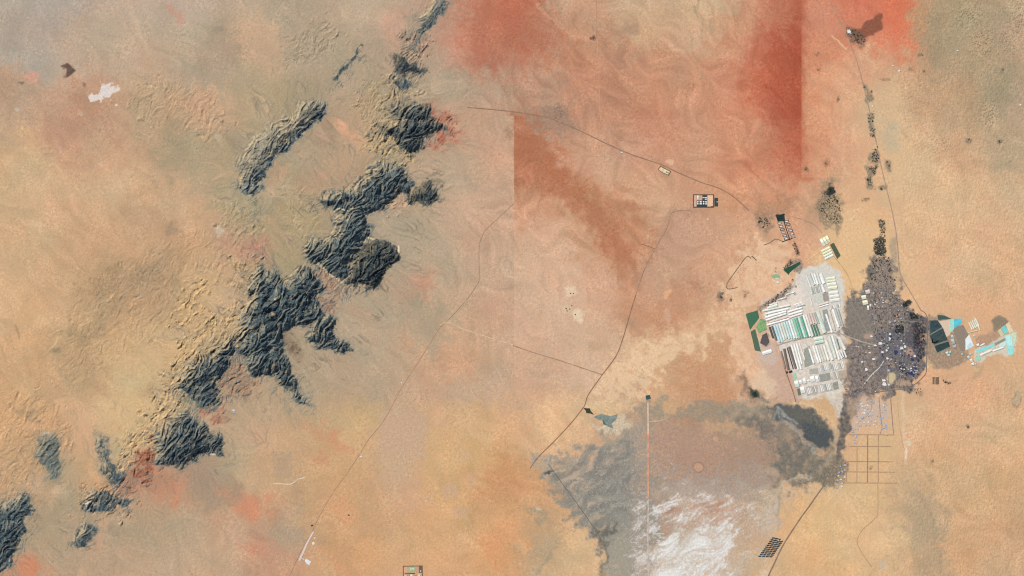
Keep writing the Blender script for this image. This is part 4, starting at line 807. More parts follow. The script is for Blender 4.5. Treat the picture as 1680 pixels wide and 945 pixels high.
plot('field', [(1525,551),(1547,538),(1552,549.5),(1555,558),(1532,565.5)], (68,82,82), 'dark grey-green plot with a black curved mark', 1.4, .3, .8, .35, .02)
plot('field', [(1533,567.5),(1556,560),(1558.5,568.7),(1538,579.5)], (54,72,70), 'dark green plot with a pale southern rim', 1.4, .3, .8, .35, .02)
road([(1529,556),(1530,562),(1535,562),(1539,559)], 2.2, (26,30,38), 'black curved pool on the dark plot', 'pool', 3.2)
road([(1532.5,566),(1545,562),(1556,558)], .8, (130,140,134), 'pale bank between the dark plots', 'bank', 2.4); road([(1524,550),(1536,544),(1546,536.5)], .8, (118,130,128), 'pale bank crossing the dark teal plot', 'bank', 2.4); road([(1538,579),(1548,574.5),(1558,569.5)], 1.1, (130,160,152), 'greenish bank along the foot of the dark plots', 'bank', 2.4)
road([(1525.5,524),(1525.4,560),(1525,590)], .9, (142,142,136), 'thin pale lane west of the dark plots', 'track', 2.4)
plot('field', [(1537.5,516.5),(1550.7,518),(1561,523),(1539.5,525)], (72,96,90), 'dark green strip above the turquoise pond')
plot('field', [(1563.5,540.5),(1580,532.5),(1589,549),(1583.5,556),(1583,575.5),(1576,575)], (150,136,122), 'brown bare plot between the two eastern ponds')
plot('basin', [(1540.5,527),(1559.5,524),(1560.5,540),(1559,549),(1553,553),(1548,540)], (222,198,176), 'pale sandy dry end of the turquoise pond', 1.5)
plot('pond', [(1558,524.2),(1566,522.8),(1566.5,536),(1562,545.5),(1557.6,542)], (172,222,206), 'pale green shallow end of the turquoise pond', 1.9, .3, .35, .12, .02, None, .4)
plot('pond', [(1565,523),(1577,522.4),(1578.6,530.6),(1565.5,538)], (96,204,222), 'bright turquoise pond in the eastern basins', 2.2, .2, .3, .15, .02, None, .4)
plot('pond', [(1583.7,556),(1590,548.5),(1597.7,567),(1584,575)], (232,240,242), 'white salt-crusted pond beside the brown plot', 1.7, .2, .4, .08, .02, None, .4)
plot('pond', [(1586,569),(1591,562),(1596,566),(1588,572)], (196,228,238), 'pale blue pool on the white salt-crusted pond', 2.2, .2, .3, .1, .02, None, .4)
for pts, c_, lab in [
  ([(1642,538),(1649,533.3),(1655,544.4),(1648.5,549)], (128,212,208), 'small square turquoise basin in the far eastern group'),
  ([(1637,543),(1641.5,538.7),(1647.7,549.3),(1642,552)], (218,206,166), 'sandy yellow basin west of the square turquoise basin'),
  ([(1649.6,532.2),(1655.5,528),(1662.5,544),(1656,547)], (236,212,178), 'pale sandy basin at the far north-east corner'),
  ([(1657.5,549),(1664,545),(1667.5,553),(1666,563.5),(1662.5,569),(1661,557)], (206,222,190), 'pale green curved basin at the far east edge'),
  ([(1650,551),(1657,548.5),(1660.5,557),(1662,569),(1651,565),(1650.4,558.4)], (190,240,238), 'milky blue basin in the middle of the far eastern group'),
  ([(1651,566),(1662,570),(1662.5,581),(1656,583.3),(1652,574)], (160,230,226), 'blue-green rounded basin at the south end of the far eastern group'),
  ([(1639,566),(1650,559.5),(1650.6,565.5),(1648.5,567),(1639.6,570)], (206,234,228), 'small pale basin west of the milky blue basin'),
  ([(1601,575),(1631,563.3),(1632,566.8),(1605.4,579.3)], (140,226,222), 'long narrow turquoise basin'),
  ([(1631.6,563),(1648.6,554.6),(1650,557.7),(1632.7,567)], (146,150,132), 'grey dry basin continuing the long turquoise one'),
  ([(1599,584),(1607,582.5),(1610,589),(1603,594)], (168,212,190), 'mint basin at the west end of the eastern group')]:
    plot('basin', pts, c_, lab, 1.8, .15, .4, .12, .03, 'basin', .4)
plot('pond', [(988,690),(993,684),(1000,686),(1002,694),(996,698),(990,696)], (74,112,114), 'deep teal lagoon beside the road bend', 1.0, .8, .3, .25, .02, None, .4)
plot('pond', [(974,684),(988,679),(1003,683),(1014,678),(1012,686),(1004,695),(1006,703),(998,700),(990,690),(980,688)], (134,146,138), 'grey-green shallow water round the deep teal lagoon', .7, .9, .4, .3, .02)
plot('pond', [(957,669),(968,670),(969,674),(975,681),(968,678),(962,678),(961,674)], (66,70,56), 'small dark pool north-west of the teal lagoon', 1.0, .5, .4, .2, .02)
plot('pond', [(1059,649),(1066,648),(1068,654),(1060,656)], (66,88,92), 'small dark blue pool at the head of the causeway', 1.0, .6, .4, .2, .02)
plot('pond', [(1234,645),(1240,642),(1243,650),(1238,652)], (36,58,54), 'dark pool at the foot of the pale spoil heap', 1.2, .4, .4, .2, .02)

# ------------------------------------------------------------------ greenhouses: long plastic tunnels, each on its own
def tunnel(ax, ay, bx, by, w, rgb, label, group, h=None, cat='greenhouse'):
    L = math.hypot(bx-ax, by-ay)*S; wd = w*S*1.16; h = h or min(13, wd*.34)
    cx, cy = (ax+bx)/2, (ay+by)/2
    t = root('greenhouse', cx, cy, math.atan2(-(by-ay), bx-ax), gz(cx, cy))
    tag(t, label, cat, group)
    n = 8; m = max(2, int(L/40)); vs = []; fs = []
    for i in range(m+1):
        x = -L/2+L*i/m
        for k in range(n+1):
            a = math.pi*k/n; vs.append((x, -wd/2*math.cos(a), 2.2+(h-2.2)*math.sin(a) if 0 < k < n else 0))
    for i in range(m):
        for k in range(n): b = i*(n+1)+k; fs.append((b, b+n+1, b+n+2, b+1))
    link('cover', vs, fs, mat(rgb, .5, .16, .02, .3), t, True)
    for e in (0, m):
        ring = [v for v in vs[e*(n+1):(e+1)*(n+1)]]
        f = tuple(range(n+1)); o = link('end_wall', ring, [f if e else f[::-1]], mat(tuple(int(c*.9) for c in rgb), .6, .1), t)
    return t
ORD = ['first','second','third','fourth','fifth','sixth','seventh','eighth','ninth','tenth','eleventh','twelfth','thirteenth','fourteenth','fifteenth','sixteenth','seventeenth','eighteenth']
def cname(c):
    r, g_, b = c
    if max(c) < 135: return 'dark brown' if r > b+4 else 'dark grey'
    if g_ > r+18 and g_ > b+8: return 'green'
    if b > r+6: return 'pale blue'
    if g_ > r+6: return 'mint white'
    if r > b+22: return 'cream'
    if r < 200: return 'grey'
    return 'white'
WH, OFF, CY, MI, GR, TE, DG, GY_ = (246,246,242), (236,231,224), (190,226,232), (206,232,222), (130,200,170), (96,176,150), (84,84,82), (176,176,168)
GA = 'slanting greenhouses of the top-left block'
for k, (a, b, w_, c_) in enumerate([((1252,510.4),(1296,501),3.0,(222,226,214)),((1256.5,515),(1294,506.4),2.6,WH),((1256,521),(1290,510.8),3.0,WH),((1256.5,525.6),(1290,514.6),3.2,OFF),((1263.5,529),(1292.4,520),2.6,(216,196,188)),((1258.2,533.4),(1294.2,523.2),2.8,WH),((1292.8,512.2),(1316.2,504.6),2.6,WH),((1294.2,516.8),(1317,509.8),2.8,WH),((1295.5,521),(1316.6,514.2),2.8,OFF)]):
    tunnel(*a, *b, w_, c_, '%s %s from the top of the long slanting greenhouses %s' % (ORD[k if k < 6 else k-6], cname(c_), 'at the west end' if k < 6 else 'just east of the first block'), GA)
for k in range(4):
    tunnel(1303+k*1.6, 500.2+k*2.2-.8*k, 1316+k*1.6, 496+k*2.2-.8*k, 1.4, [WH,OFF,WH,GY_][k], '%s from the top of the little %s tunnels north of the slanting block' % (ORD[k], cname([WH,OFF,WH,GY_][k])), 'little tunnels')
tunnel(1259.5,506,1275.5,500.5,4.6,(220,226,214),'short wide pale greenhouse at the north-west corner of the farm', GA)
GB = 'upright greenhouses of the first row'
cols = [DG,(110,112,108),CY,CY,OFF,(214,226,210),MI,CY,WH,MI,GR,TE,MI,TE,WH,OFF,(224,200,190),(226,204,194)]
d_ = (0.303, 0.953)
for k in range(18):
    t = k/14.0; x0 = 1262.6+(1318.5-1262.6)*t; y0 = 536.4+(517.3-536.4)*t; ln = [19,24,29,30,28,27,29,30,31,32,33,34,35,36,36,37,18,18][k]
    c_ = cols[k]
    tunnel(x0, y0, x0+d_[0]*ln, y0+d_[1]*ln, 2.9, c_, '%s from the west in the first row of upright greenhouses, %s' % (ORD[k], cname(c_)), GB)
for k, (a, b, w_, c_) in enumerate([((1334,513),(1340,531),2.6,(216,200,190)),((1337.6,512),(1344,531),2.4,GY_),((1341.6,511),(1353.4,546),5.6,(214,226,214)),((1355.2,515),(1365.5,545.5),3.0,WH),((1360.8,509),(1370,542),2.6,(212,204,194)),((1366.3,507),(1376.4,537),3.0,WH),((1370.6,506),(1379.4,534),2.2,(186,188,184)),((1375,507),(1383.6,536),2.2,(170,178,176)),((1326,535),(1332.4,553),2.6,(206,210,200)),((1330.4,533),(1336,551),2.6,(92,140,116)),((1334.5,532.5),(1340.4,550),2.8,(86,132,110)),((1338.6,532),(1344.5,549),2.6,(98,142,120))]):
    tunnel(*a, *b, w_, c_, '%s %s greenhouse in the %s' % (ORD[k if k < 8 else k-8], cname(c_), 'east end of the first row' if k < 8 else 'short lower row of dark green tunnels'), GB)
GC = 'upright greenhouses of the second row'
BR, BD = (118,106,98), (72,66,64)
for k, (a, b, w_, c_) in enumerate([((1281.5,576),(1288.4,604),2.2,(146,128,116)),((1286.5,572),(1293.6,606.4),3.6,BR),((1291.5,570.4),(1301.4,605.4),1.6,BD),((1294.6,568.6),(1305.4,604),3.6,(126,114,106)),((1298.6,565.4),(1310,606.4),2.5,WH),((1303,564.2),(1314.6,605.6),2.5,WH),((1307.3,563),(1315.8,597),2.4,WH),((1311,561.8),(1320.6,589.6),1.8,OFF),((1321,561),(1328,573),1.6,(206,206,198)),((1328,572.4),(1335.4,596.4),3.0,WH),((1334.2,567.6),(1343.4,595),2.7,WH),((1338.8,568),(1347,594.4),2.7,WH),((1343.4,568),(1351.4,592.8),1.9,(216,216,200)),((1347.6,567.4),(1355.6,591.4),2.1,(222,220,206)),((1352,567),(1359.7,591.4),2.8,WH),((1355,558),(1366.4,590.4),4.2,(236,234,222)),((1360.4,551.4),(1371.6,587),3.2,(214,224,214)),((1365.4,550.4),(1377.2,590),2.8,WH)]):
    tunnel(*a, *b, w_, c_, '%s from the west in the second row of upright greenhouses, %s' % (ORD[k], cname(c_)), GC)
for k, (a, b, w_, c_) in enumerate([((1370,552),(1376,572),2.0,(196,206,198)),((1377,553),(1386.6,574),4.0,(232,230,222)),((1373,556),(1377.5,573),1.8,(110,130,124)),((1375.6,576),(1381.8,588),2.2,WH),((1380.2,574.8),(1384,585.6),1.9,WH),((1384.4,575),(1388.8,586.4),2.2,WH)]):
    tunnel(*a, *b, w_, c_, '%s short %s greenhouse at the far east end of the second row' % (ORD[k], cname(c_)), GC)
tunnel(1336,557.5,1350,554.5,5.0,(216,230,216),'upper of two broad mint white covers at the top of the second row', GC); tunnel(1337,563,1351.4,559.8,5.0,(206,226,212),'lower of two broad mint white covers at the top of the second row', GC)
GT = 'greenhouses at the north end of the farm'
for k, (a, b, w_, c_) in enumerate([((1323.4,452),(1330.4,471.4),1.8,OFF),((1328,449),(1336,468),2.6,(196,210,206)),((1332,448.4),(1338,466),2.2,WH),((1336.2,448.6),(1342.2,466.8),3.0,WH),((1340.6,447),(1346.4,465.4),2.4,(226,226,220)),((1346.2,448.6),(1352,465),5.0,WH),((1348,466.4),(1353.2,479),3.4,WH),((1329,489),(1333,500),2.0,OFF)]):
    tunnel(*a, *b, w_, c_, '%s from the west of the northern %s greenhouses' % (ORD[k], cname(c_)), GT)
tunnel(1341.6,501.6,1359,496.4,2.2,(222,204,196),'upper pinkish slanting tunnel under the pale square plot', GT); tunnel(1342.6,504.4,1359.6,499.4,2.0,WH,'lower white slanting tunnel under the pale square plot', GT)

GS = 'small tunnels on the southern plots'
k = 0
for r_, (x0, y0, n_, ln) in enumerate([(1344.6,600.2,8,9.5),(1365,598,8,10),(1346,632,8,11),(1366.5,611,3,11),(1324,637,6,10)]):
    for i in range(n_):
        x = x0+i*2.45; y = y0-i*.62; c_ = [OFF,GY_,WH,(204,200,192),OFF][(i*3+r_) % 5]
        tunnel(x, y, x+ln*.28, y+ln*.95, 1.5, c_, '%s thin %s tunnel from the west in the %s southern plots' % (ORD[i], cname(c_), ['north-western','north-eastern','middle southern','south-eastern','south-western'][r_]), GS)
for i in range(7):
    x = 1330.4+i*2.3; y = 474.6-i*.75; c_ = [OFF,GY_,(200,206,200)][i % 3]
    tunnel(x, y, x+2.2, y+8.4, 1.3, c_, '%s from the west of the thin pale tunnels north of the pale square plot' % ORD[i], GT)
for i in range(6):
    x = 1362+i*3.0; y = 503-i*.9
    tunnel(x, y, x+1.6, y+4.6, 1.6, [OFF,GY_,WH][i % 3], '%s from the west of the stubby tunnels below the stacked cream sheds' % ORD[i], GT)
for i in range(9):
    x = 1262+i*4.6; y = 501-i*2.9+(i % 3)*1.6
    tunnel(x, y, x+4.4, y-1.5, 2.0, [WH,(232,214,204),OFF,(214,222,206)][i % 4], '%s from the west of the little sheds along the farm\'s north-west edge, %s' % (ORD[i], cname([WH,(232,214,204),OFF,(214,222,206)][i % 4])), 'little sheds along the north-west edge', None, 'shed')
# ------------------------------------------------------------------ sheds and houses
def gabled(name, x, y, sx, sy, ang, rgb, label, cat, group=None, h=6.0, wall=(200,190,176), stripe=None):
    t = root(name, x, y, ang); tag(t, label, cat, group)
    sx *= S; sy *= S; vs = []; fs = []; box(vs, fs, 0, 0, -1.5, sx*.97, sy*.97, h+1.5); link('wall', vs, fs[:1]+fs[2:], mat(wall), t)
    rh = sy*.09; e = h-.2
    v = [(-sx/2,-sy/2,e),(sx/2,-sy/2,e),(sx/2,0,e+rh),(-sx/2,0,e+rh),(-sx/2,sy/2,e),(sx/2,sy/2,e)]
    link('roof', v, [(0,1,2,3),(3,2,5,4),(0,3,4),(1,5,2)], mat(rgb, .55, .14, .03, .3), t)
    return t
CR, CW = (240,236,206), (238,236,226)
A18 = math.radians(18)
for k, (x, y, sx, sy, c_) in enumerate([(1362.6,456.6,15,4.4,(232,238,206)),(1363.6,460.9,15,3.8,CR),(1364.6,466,15.4,5.4,CW),(1365.8,471.8,15.6,5.6,(236,240,212)),(1367.4,480.2,15,5.4,CW),(1368.6,486,15.4,5.6,CW),(1370,492,15.6,5.4,CW)]):
    gabled('shed', x, y, sx, sy, math.radians(9), c_, '%s from the north of the stacked cream sheds at the farm\'s north-east corner' % ORD[k], 'shed', 'stacked cream sheds')
for k in range(3): gabled('shed', 1349.5+k*4.3, 397.0-k*2.6+.6, 4.3, 13.4-k*.6, math.radians(28), [(236,238,232),(240,240,196),(240,238,200)][k], '%s from the west of three cream sheds in the upper cluster' % ORD[k], 'shed', 'upper cream sheds')
for k in range(4): gabled('shed', 1354.6+k*1.9, 409.0+k*4.1, 15.5, 3.9, math.radians(27), [(240,240,206),(240,238,200),(238,240,212),(240,242,228)][k], '%s from the north of four long cream sheds in the lower cluster' % ORD[k], 'shed', 'lower cream sheds')
for k, (x, y, sx, sy, lab) in enumerate([(1307,629.6,6.4,11,'big white shed with a mint tint south of the brown greenhouses'),(1313.4,626.6,4.6,6.6,'small white shed second from the west in the southern line'),(1320,625,4.4,8.6,'white shed third from the west in the southern line'),(1326.2,624.6,4.2,3.2,'tiny white shed in the middle of the southern line'),(1333.2,621.6,6.6,9.4,'squarest white shed of the southern line'),(1340.4,621.4,4.4,10.6,'easternmost white shed of the southern line'),(1316.8,639.6,6.4,11,'lone white shed set south of the others'),(1258.5,577.6,16,6,'white shed at the corner of the long olive field')]):
    gabled('shed', x, y, sx, sy, A18, (226,240,230) if k == 0 else (242,242,238), lab, 'shed', 'white farm sheds')
for x, y, sx, sy, lab in [(1290.8,610.8,3.2,3.4,'smaller of two black-roofed sheds below the brown greenhouses'),(1297,609.6,5.4,3.4,'larger of two black-roofed sheds below the brown greenhouses')]:
    gabled('shed', x, y, sx, sy, A18, (34,32,34), lab, 'shed', 'black sheds')
for x, y, sx, sy, lab in [(1417.2,487.6,7.6,6.6,'upper of two cream sheds at the town\'s north-west edge'),(1419.4,496.2,8.6,7.4,'lower of two cream sheds at the town\'s north-west edge')]:
    gabled('shed', x, y, sx, sy, math.radians(12), (238,234,206), lab, 'shed', 'cream town sheds')
gabled('shed', 1424.2,505,3,7.6,math.radians(8),(240,240,236),'narrow white shed beside the cream town sheds','shed'); gabled('shed',1423.6,478.6,7.4,6.6,math.radians(14),(220,206,200),'pinkish white shed north of the cream town sheds','shed'); gabled('shed',1415.4,479.8,6.4,7.4,math.radians(12),(130,134,128),'grey shed north of the cream town sheds','shed'); gabled('shed',1428,501,2.6,3.6,0,(236,236,232),'little white shed east of the cream town sheds','shed')
for k in range(5): gabled('shed', 1592.3+k*2.75, 534.8-k*1.55, 13.2, 2.0, math.radians(-64), (234,236,216), '%s from the west of the parallel white sheds by the eastern basins' % ORD[k], 'shed', 'parallel white sheds')
gabled('shed', 1603.4,531.3,22.6,1.7,math.radians(-68),(226,232,208),'long thin pale shed closing the east side of the parallel sheds','shed'); gabled('shed',1596,544,16,1.6,math.radians(14),(206,212,190),'thin pale shed closing the south side of the parallel sheds','shed')
for k, (x, y, sx, sy, a, c_) in enumerate([(1617.8,578.6,20.5,3.6,25,(240,228,222)),(1637.8,572.8,19.4,2.6,20,(242,242,238)),(1612,565.4,7.6,2.4,28,(240,240,236)),(1604.4,565.8,4.2,4,20,(240,238,236)),(1597.6,551,3,3,10,(190,220,206)),(1589,586,3.6,5,20,(206,212,206)),(1593.6,591.4,4,6,20,(222,222,218)),(1596,597,4.4,4.4,15,(232,230,226)),(1592,581,4,2.8,20,(182,210,200)),(1600.4,597.4,3,2.4,15,(214,216,210)),(1578.4,581,2.8,3.6,10,(150,212,206)),(1563.6,560,5,9,18,(178,190,192)),(1566.4,568.4,5.6,5,20,(168,178,184)),(1562.4,552,4,5,20,(196,200,196))]):
    gabled('shed', x, y, sx, sy, math.radians(a), c_, ['long pinkish white shed south of the narrow turquoise basin','long white shed leading to the small pale basin','short white shed north of the narrow turquoise basin','square white shed at the west end of the narrow basin','small greenish shed near the salt-crusted pond','grey-white shed at the south-west tip of the basins','white shed at the south-west tip of the basins','southernmost white shed of the basins','greenish shed above the south-west tip','tiny grey shed beside the southernmost white shed','small turquoise-roofed shed by the dark sheds','tall blue-grey shed between the dark plots and the brown plot','square blue-grey shed below the tall blue-grey shed','grey shed at the tip of the sandy dry pond'][k], 'shed')
for x, y, lab in [(1553.6,578.6,'white shed'),(1558.8,577.6,'turquoise-white shed'),(1556.4,582.6,'mint shed')]:
    gabled('shed', x, y, 4.2, 3.4, math.radians(24), {'w':(232,228,222),'t':(150,214,206),'m':(190,224,210)}[lab[0]], lab+' in the small cluster under the dark plots', 'shed')
# flat-roofed houses: one mesh each of wall and roof, repeated
def house_kind(rgb, wall):
    t = bpy.data.objects.new('house', None); C.objects.link(t); t.location = (0, 0, 0)
    vs, fs = [], []; box(vs, fs, 0, 0, -1, 10, 10, 5); box(vs, fs, 6.4, -1.2, -1, 2.8, 5, 4); link('wall', vs, fs, mat(wall), t)
    vs, fs = [], []; box(vs, fs, 0, 0, 4.01, 10.3, 10.3, .35); box(vs, fs, -2.5, 2.6, 4.37, 3.4, 2.8, 2.2); box(vs, fs, 6.5, -1.2, 3.01, 3.0, 5.2, .3); link('roof', vs, fs, mat(rgb, .8, .14, .2), t)
    return t
TONES = {'white':(238,236,232),'pale grey':(190,186,182),'bluish':(182,192,216),'dark blue':(52,58,112),'sandy pink':(206,170,150),'grey':(142,136,132),'dark grey':(74,72,76)}
protos = {k: house_kind(v, tuple(int(c*.85) for c in v)) for k, v in TONES.items()}
used_p = set(); nh = 0
def house(x, y, s_, a, tone, label, group):
    global nh
    p = protos[tone]; loc = PX(x, y, gz(x, y))
    sc3 = (s_*rnd.uniform(.75, 1.35), s_*rnd.uniform(.75, 1.35), rnd.uniform(.9, 1.5))
    if tone in used_p: o = dup(p, loc, a, sc3)
    else: o = p; used_p.add(tone); o.location = loc; o.rotation_euler = (0, 0, a); o.scale = sc3
    tag(o, label, 'house', group); nh += 1
    return o
def inside(pts, x, y):
    r = False
    for k in range(len(pts)):
        (ax, ay), (bx, by) = pts[k], pts[(k+1) % len(pts)]
        if (ay > y) != (by > y) and x < (bx-ax)*(y-ay)/(by-ay)+ax: r = not r
    return r
def scatter(pts, n, gap, taken):
    x0 = min(p[0] for p in pts); x1 = max(p[0] for p in pts); y0 = min(p[1] for p in pts); y1 = max(p[1] for p in pts); out = []
    for _ in range(n*60):
        if len(out) >= n: break
        x, y = rnd.uniform(x0, x1), rnd.uniform(y0, y1)
        if inside(pts, x, y) and all((x-a)**2+(y-b)**2 > gap*gap for a, b in taken): out.append((x, y)); taken.append((x, y))
    return out
taken = []
for x, y, s_, c_, lab in [(1454.6,493.4,3.2,'sandy pink','bright yellowish house in the north of the town'),(1426.6,578.6,3.0,'white','white house north of the town\'s bright lane'),(1429.6,551.6,3.2,'white','white house on the pale patch at the town\'s west edge'),(1435.4,566.6,3.0,'white','white house at the end of the pale greenhouse road'),(1444,563.4,3.6,'white','long white house right of the greenhouse road\'s end'),(1459.6,555.4,3.2,'white','upper of two bright white houses in the middle of the town'),(1460,548,3.4,'white','topmost bright white house in the middle of the town'),(1447.6,577.4,2.8,'white','round-looking white house south of the greenhouse road'),(1455.6,588,3.8,'white','largest white house at the head of the winding lane'),(1433,589,3.6,'white','white house by itself in the south-west of the town'),(1421,606,3.6,'white','pinkish white house at the town\'s south-west edge'),(1479,571,3.4,'white','white house at the foot of the white lane'),(1484.6,568.6,3.0,'white','white house east of the white lane'),(1449.6,624,4.0,'white','upper white house in the southern yard'),(1450.6,630,4.4,'white','lower white house in the southern yard'),(1458,631,2.4,'white','small white house south of the yellow yard'),(1500.4,584,3.0,'white','white-roofed house near the eastern road'),(1515,555.6,3.4,'sandy pink','pinkish house among the dark eastern trees'),(1469.4,577,3.4,'dark blue','blue-roofed house in the middle of the town'),(1495.4,613,5.4,'dark blue','long deep blue hall at the town\'s south end'),(1501.6,604,3.6,'dark blue','deep blue house above the blue hall'),(1457.6,607.6,3.6,'bluish','bluish house north of the yellow yard'),(1496.6,590,3.4,'dark blue','blue house south of the dark trees'),(1506,614,2.6,'dark grey','black-roofed house east of the blue hall')]:
    house(x, y, s_, rnd.uniform(-.3, .3), c_, lab, 'notable houses of the old town'); taken.append((x, y))
for pts, n, tones, dist in [
  ([(1428,432),(1446,420),(1464,424),(1472,442),(1468,470),(1430,470)], 30, ['pale grey','grey','sandy pink','grey','dark grey'], 'northern tip of the town'),
  ([(1430,472),(1470,472),(1490,500),(1486,540),(1432,540)], 55, ['pale grey','grey','grey','bluish','sandy pink','dark grey','white'], 'northern half of the town'),
  ([(1440,542),(1484,542),(1486,600),(1448,600)], 48, ['pale grey','grey','bluish','dark blue','white','dark grey'], 'crowded middle of the town'),
  ([(1488,502),(1516,524),(1516,600),(1490,600)], 22, ['dark grey','grey','sandy pink','dark grey'], 'dark tree-filled eastern quarter'),
  ([(1474,598),(1504,594),(1506,614),(1476,616)], 26, ['pale grey','bluish','dark blue','dark grey','white','white'], 'blue-tinted southern quarter'),
  ([(1394,560),(1440,560),(1446,640),(1410,650),(1394,630)], 34, ['pale grey','grey','sandy pink','dark grey','white'], 'open south-western quarter of the town')]:
    for x, y in scatter(pts, n, 2.7, taken):
        tn = rnd.choice(tones); house(x, y, rnd.uniform(1.1, 2.3), rnd.choice([0, .1, .3, -.2, 1.2]), tn, '%s house in the %s' % (tn, dist), '%s houses in the %s' % (tn, dist))
vt = []
for pts, n, dist in [([(1404,668),(1420,654),(1438,652),(1442,680),(1438,700),(1405,700)], 34, 'upper block of the pale new village'), ([(1444,660),(1454,662),(1456,714),(1440,714),(1436,700)], 18, 'eastern column of the pale new village'), ([(1396,700),(1408,702),(1406,728),(1397,728)], 13, 'little block above the street grid'), ([(1376,765),(1388,762),(1386,800),(1371,800)], 15, 'row of bright houses left of the street grid')]:
    for x, y in scatter(pts, n, 2.9, vt):
        tn = rnd.choice(['white','bluish','bluish','pale grey']); house(x, y, rnd.uniform(1.6, 2.5), rnd.choice([.25, .3, .2]), tn, '%s house in the %s' % (tn, dist), '%s houses in the %s' % (tn, dist))
for x, y, s_, c_, lab in [(383,673,2.6,'white','lone white house below the mountain spur'),(384,676.5,2.0,'bluish','bluish house just under the lone white house'),(659,628,2.2,'white','white house where the reddish road turns'),(592,749,2.6,'white','white house beside the reddish road on the southern plain'),(590.4,747,1.8,'pale grey','grey house beside the reddish road on the southern plain'),(1019.6,250,2.6,'white','white house just below the slanting road'),(1019.4,229.4,1.8,'sandy pink','pinkish hut just above the slanting road'),(1161,359.6,2.0,'white','white hut south of the walled compound'),(1570.8,82.8,2.0,'white','lone white hut among the north-eastern dunes'),(1392.4,51.6,4.0,'white','large white house beside the burnt red plot'),(1395.4,54.6,2.4,'bluish','bluish house beside the burnt red plot'),(1674,172,2.0,'white','white hut at the right edge'),(1464.6,107.6,1.8,'white','upper white hut east of the road'),(1475,116,2.2,'white','lower white hut east of the road'),(511.6,862,2.4,'dark grey','dark house at the north end of the airstrip'),(514,858.6,2.0,'sandy pink','reddish house at the north end of the airstrip'),(868,178.6,2.0,'sandy pink','red hut near the slanting road\'s west end'),(1275.6,463,3.6,'white','white house south of the small round plot'),(1067.6,256,2.0,'sandy pink','pinkish hut near the small walled compound'),(572,845,2.2,'dark grey','dark hut on the southern plain'),(516,767,2.0,'bluish','bluish hut on the reddish patch of the southern plain'),(1431.4,174,2.2,'white','white hut by the northern wells'),(1433,182,2.0,'pale grey','grey hut by the northern wells')]:
    house(x, y, s_, .2, c_, lab, None)
for p in list(protos.values()):
    if p.get('label') is None: 
        for ch in list(p.children): bpy.data.objects.remove(ch)
        bpy.data.objects.remove(p)

# ------------------------------------------------------------------ walled compounds
def wall_ring(pts, w, h, rgb, label, gates=True):
    cx = sum(p[0] for p in pts)/len(pts); cy = sum(p[1] for p in pts)/len(pts); z0 = gz(cx, cy)
    vs, fs = [], []; n = len(pts); X0, Y0, _ = PX(cx, cy)
    P2 = [(PX(*p)[0]-X0, PX(*p)[1]-Y0) for p in pts]
    ar = sum(P2[i][0]*P2[(i+1) % n][1]-P2[(i+1) % n][0]*P2[i][1] for i in range(n))
    if ar < 0: P2.reverse()
    ring = []
    for i in range(n):
        a, b, c = P2[i-1], P2[i], P2[(i+1) % n]
        d1 = np.array([b[0]-a[0], b[1]-a[1]]); d2 = np.array([c[0]-b[0], c[1]-b[1]]); d1 = d1/np.linalg.norm(d1); d2 = d2/np.linalg.norm(d2)
        n1 = np.array([d1[1], -d1[0]]); n2 = np.array([d2[1], -d2[0]]); m = n1+n2; m = m/(m@m)*2
        ring.append((np.array(b)+m*w*S/2, np.array(b)-m*w*S/2))
    for o_, i_ in ring: vs += [(o_[0], o_[1], -2), (o_[0], o_[1], h), (i_[0], i_[1], h), (i_[0], i_[1], -2)]
    for i in range(n):
        j = (i+1) % n
        for c in range(3): fs.append((4*i+c, 4*j+c, 4*j+c+1, 4*i+c+1))
    o = link('compound_wall', vs, fs, mat(rgb, .9, .25, .05)); o.location = (X0, Y0, z0)
    return tag(o, label, 'wall')
wall_ring([(1137.6,319.4),(1170.6,319.4),(1170.6,339.8),(1137.6,339.8)], 1.2, 4.5, (84,76,70), 'dark boundary wall of the large compound on the reddish plain')
plot('yard', [(1138.3,320.2),(1142.6,320.2),(1142.6,339),(1138.3,339)], (214,178,158), 'pale west yard inside the large compound'); plot('yard', [(1143,329),(1160,329),(1160,339.2),(1143,339.2)], (62,70,72), 'dark planted yard inside the large compound', 1.2, .2, .9, .3); plot('yard', [(1152.4,320.4),(1160,320.4),(1160,328.8),(1152.4,328.8)], (66,78,76), 'dark north yard inside the large compound', 1.2, .2, .9, .3); plot('yard', [(1161,320.3),(1169.4,320.3),(1169.4,338.6),(1161,338.6)], (238,196,164), 'bright sandy east yard inside the large compound'); plot('yard', [(1146,320.4),(1152,320.4),(1152,328.6),(1143,328.6)], (206,170,152), 'pinkish middle yard inside the large compound')
plot('field', [(1172,324.6),(1178,324.6),(1178,338.8),(1172,338.8)], (56,76,78), 'dark teal plot attached to the large compound', 1.2, .2, .9, .3)
ck = ['upper row, west end','upper row, second','upper row, third','upper row, east end','lower row, west end','lower row, second','lower row, third','lower row, east end']
for k in range(8): gabled('shed', [1144.8,1149.6,1154.4,1158.4][k % 4], [331.1,334.3][k//4], [2.2,3.6,2.2,2.4][k % 4], 2.2, 0, (242,242,238), 'white hut of the large compound, %s' % ck[k], 'hut', 'huts of the large compound', 4)
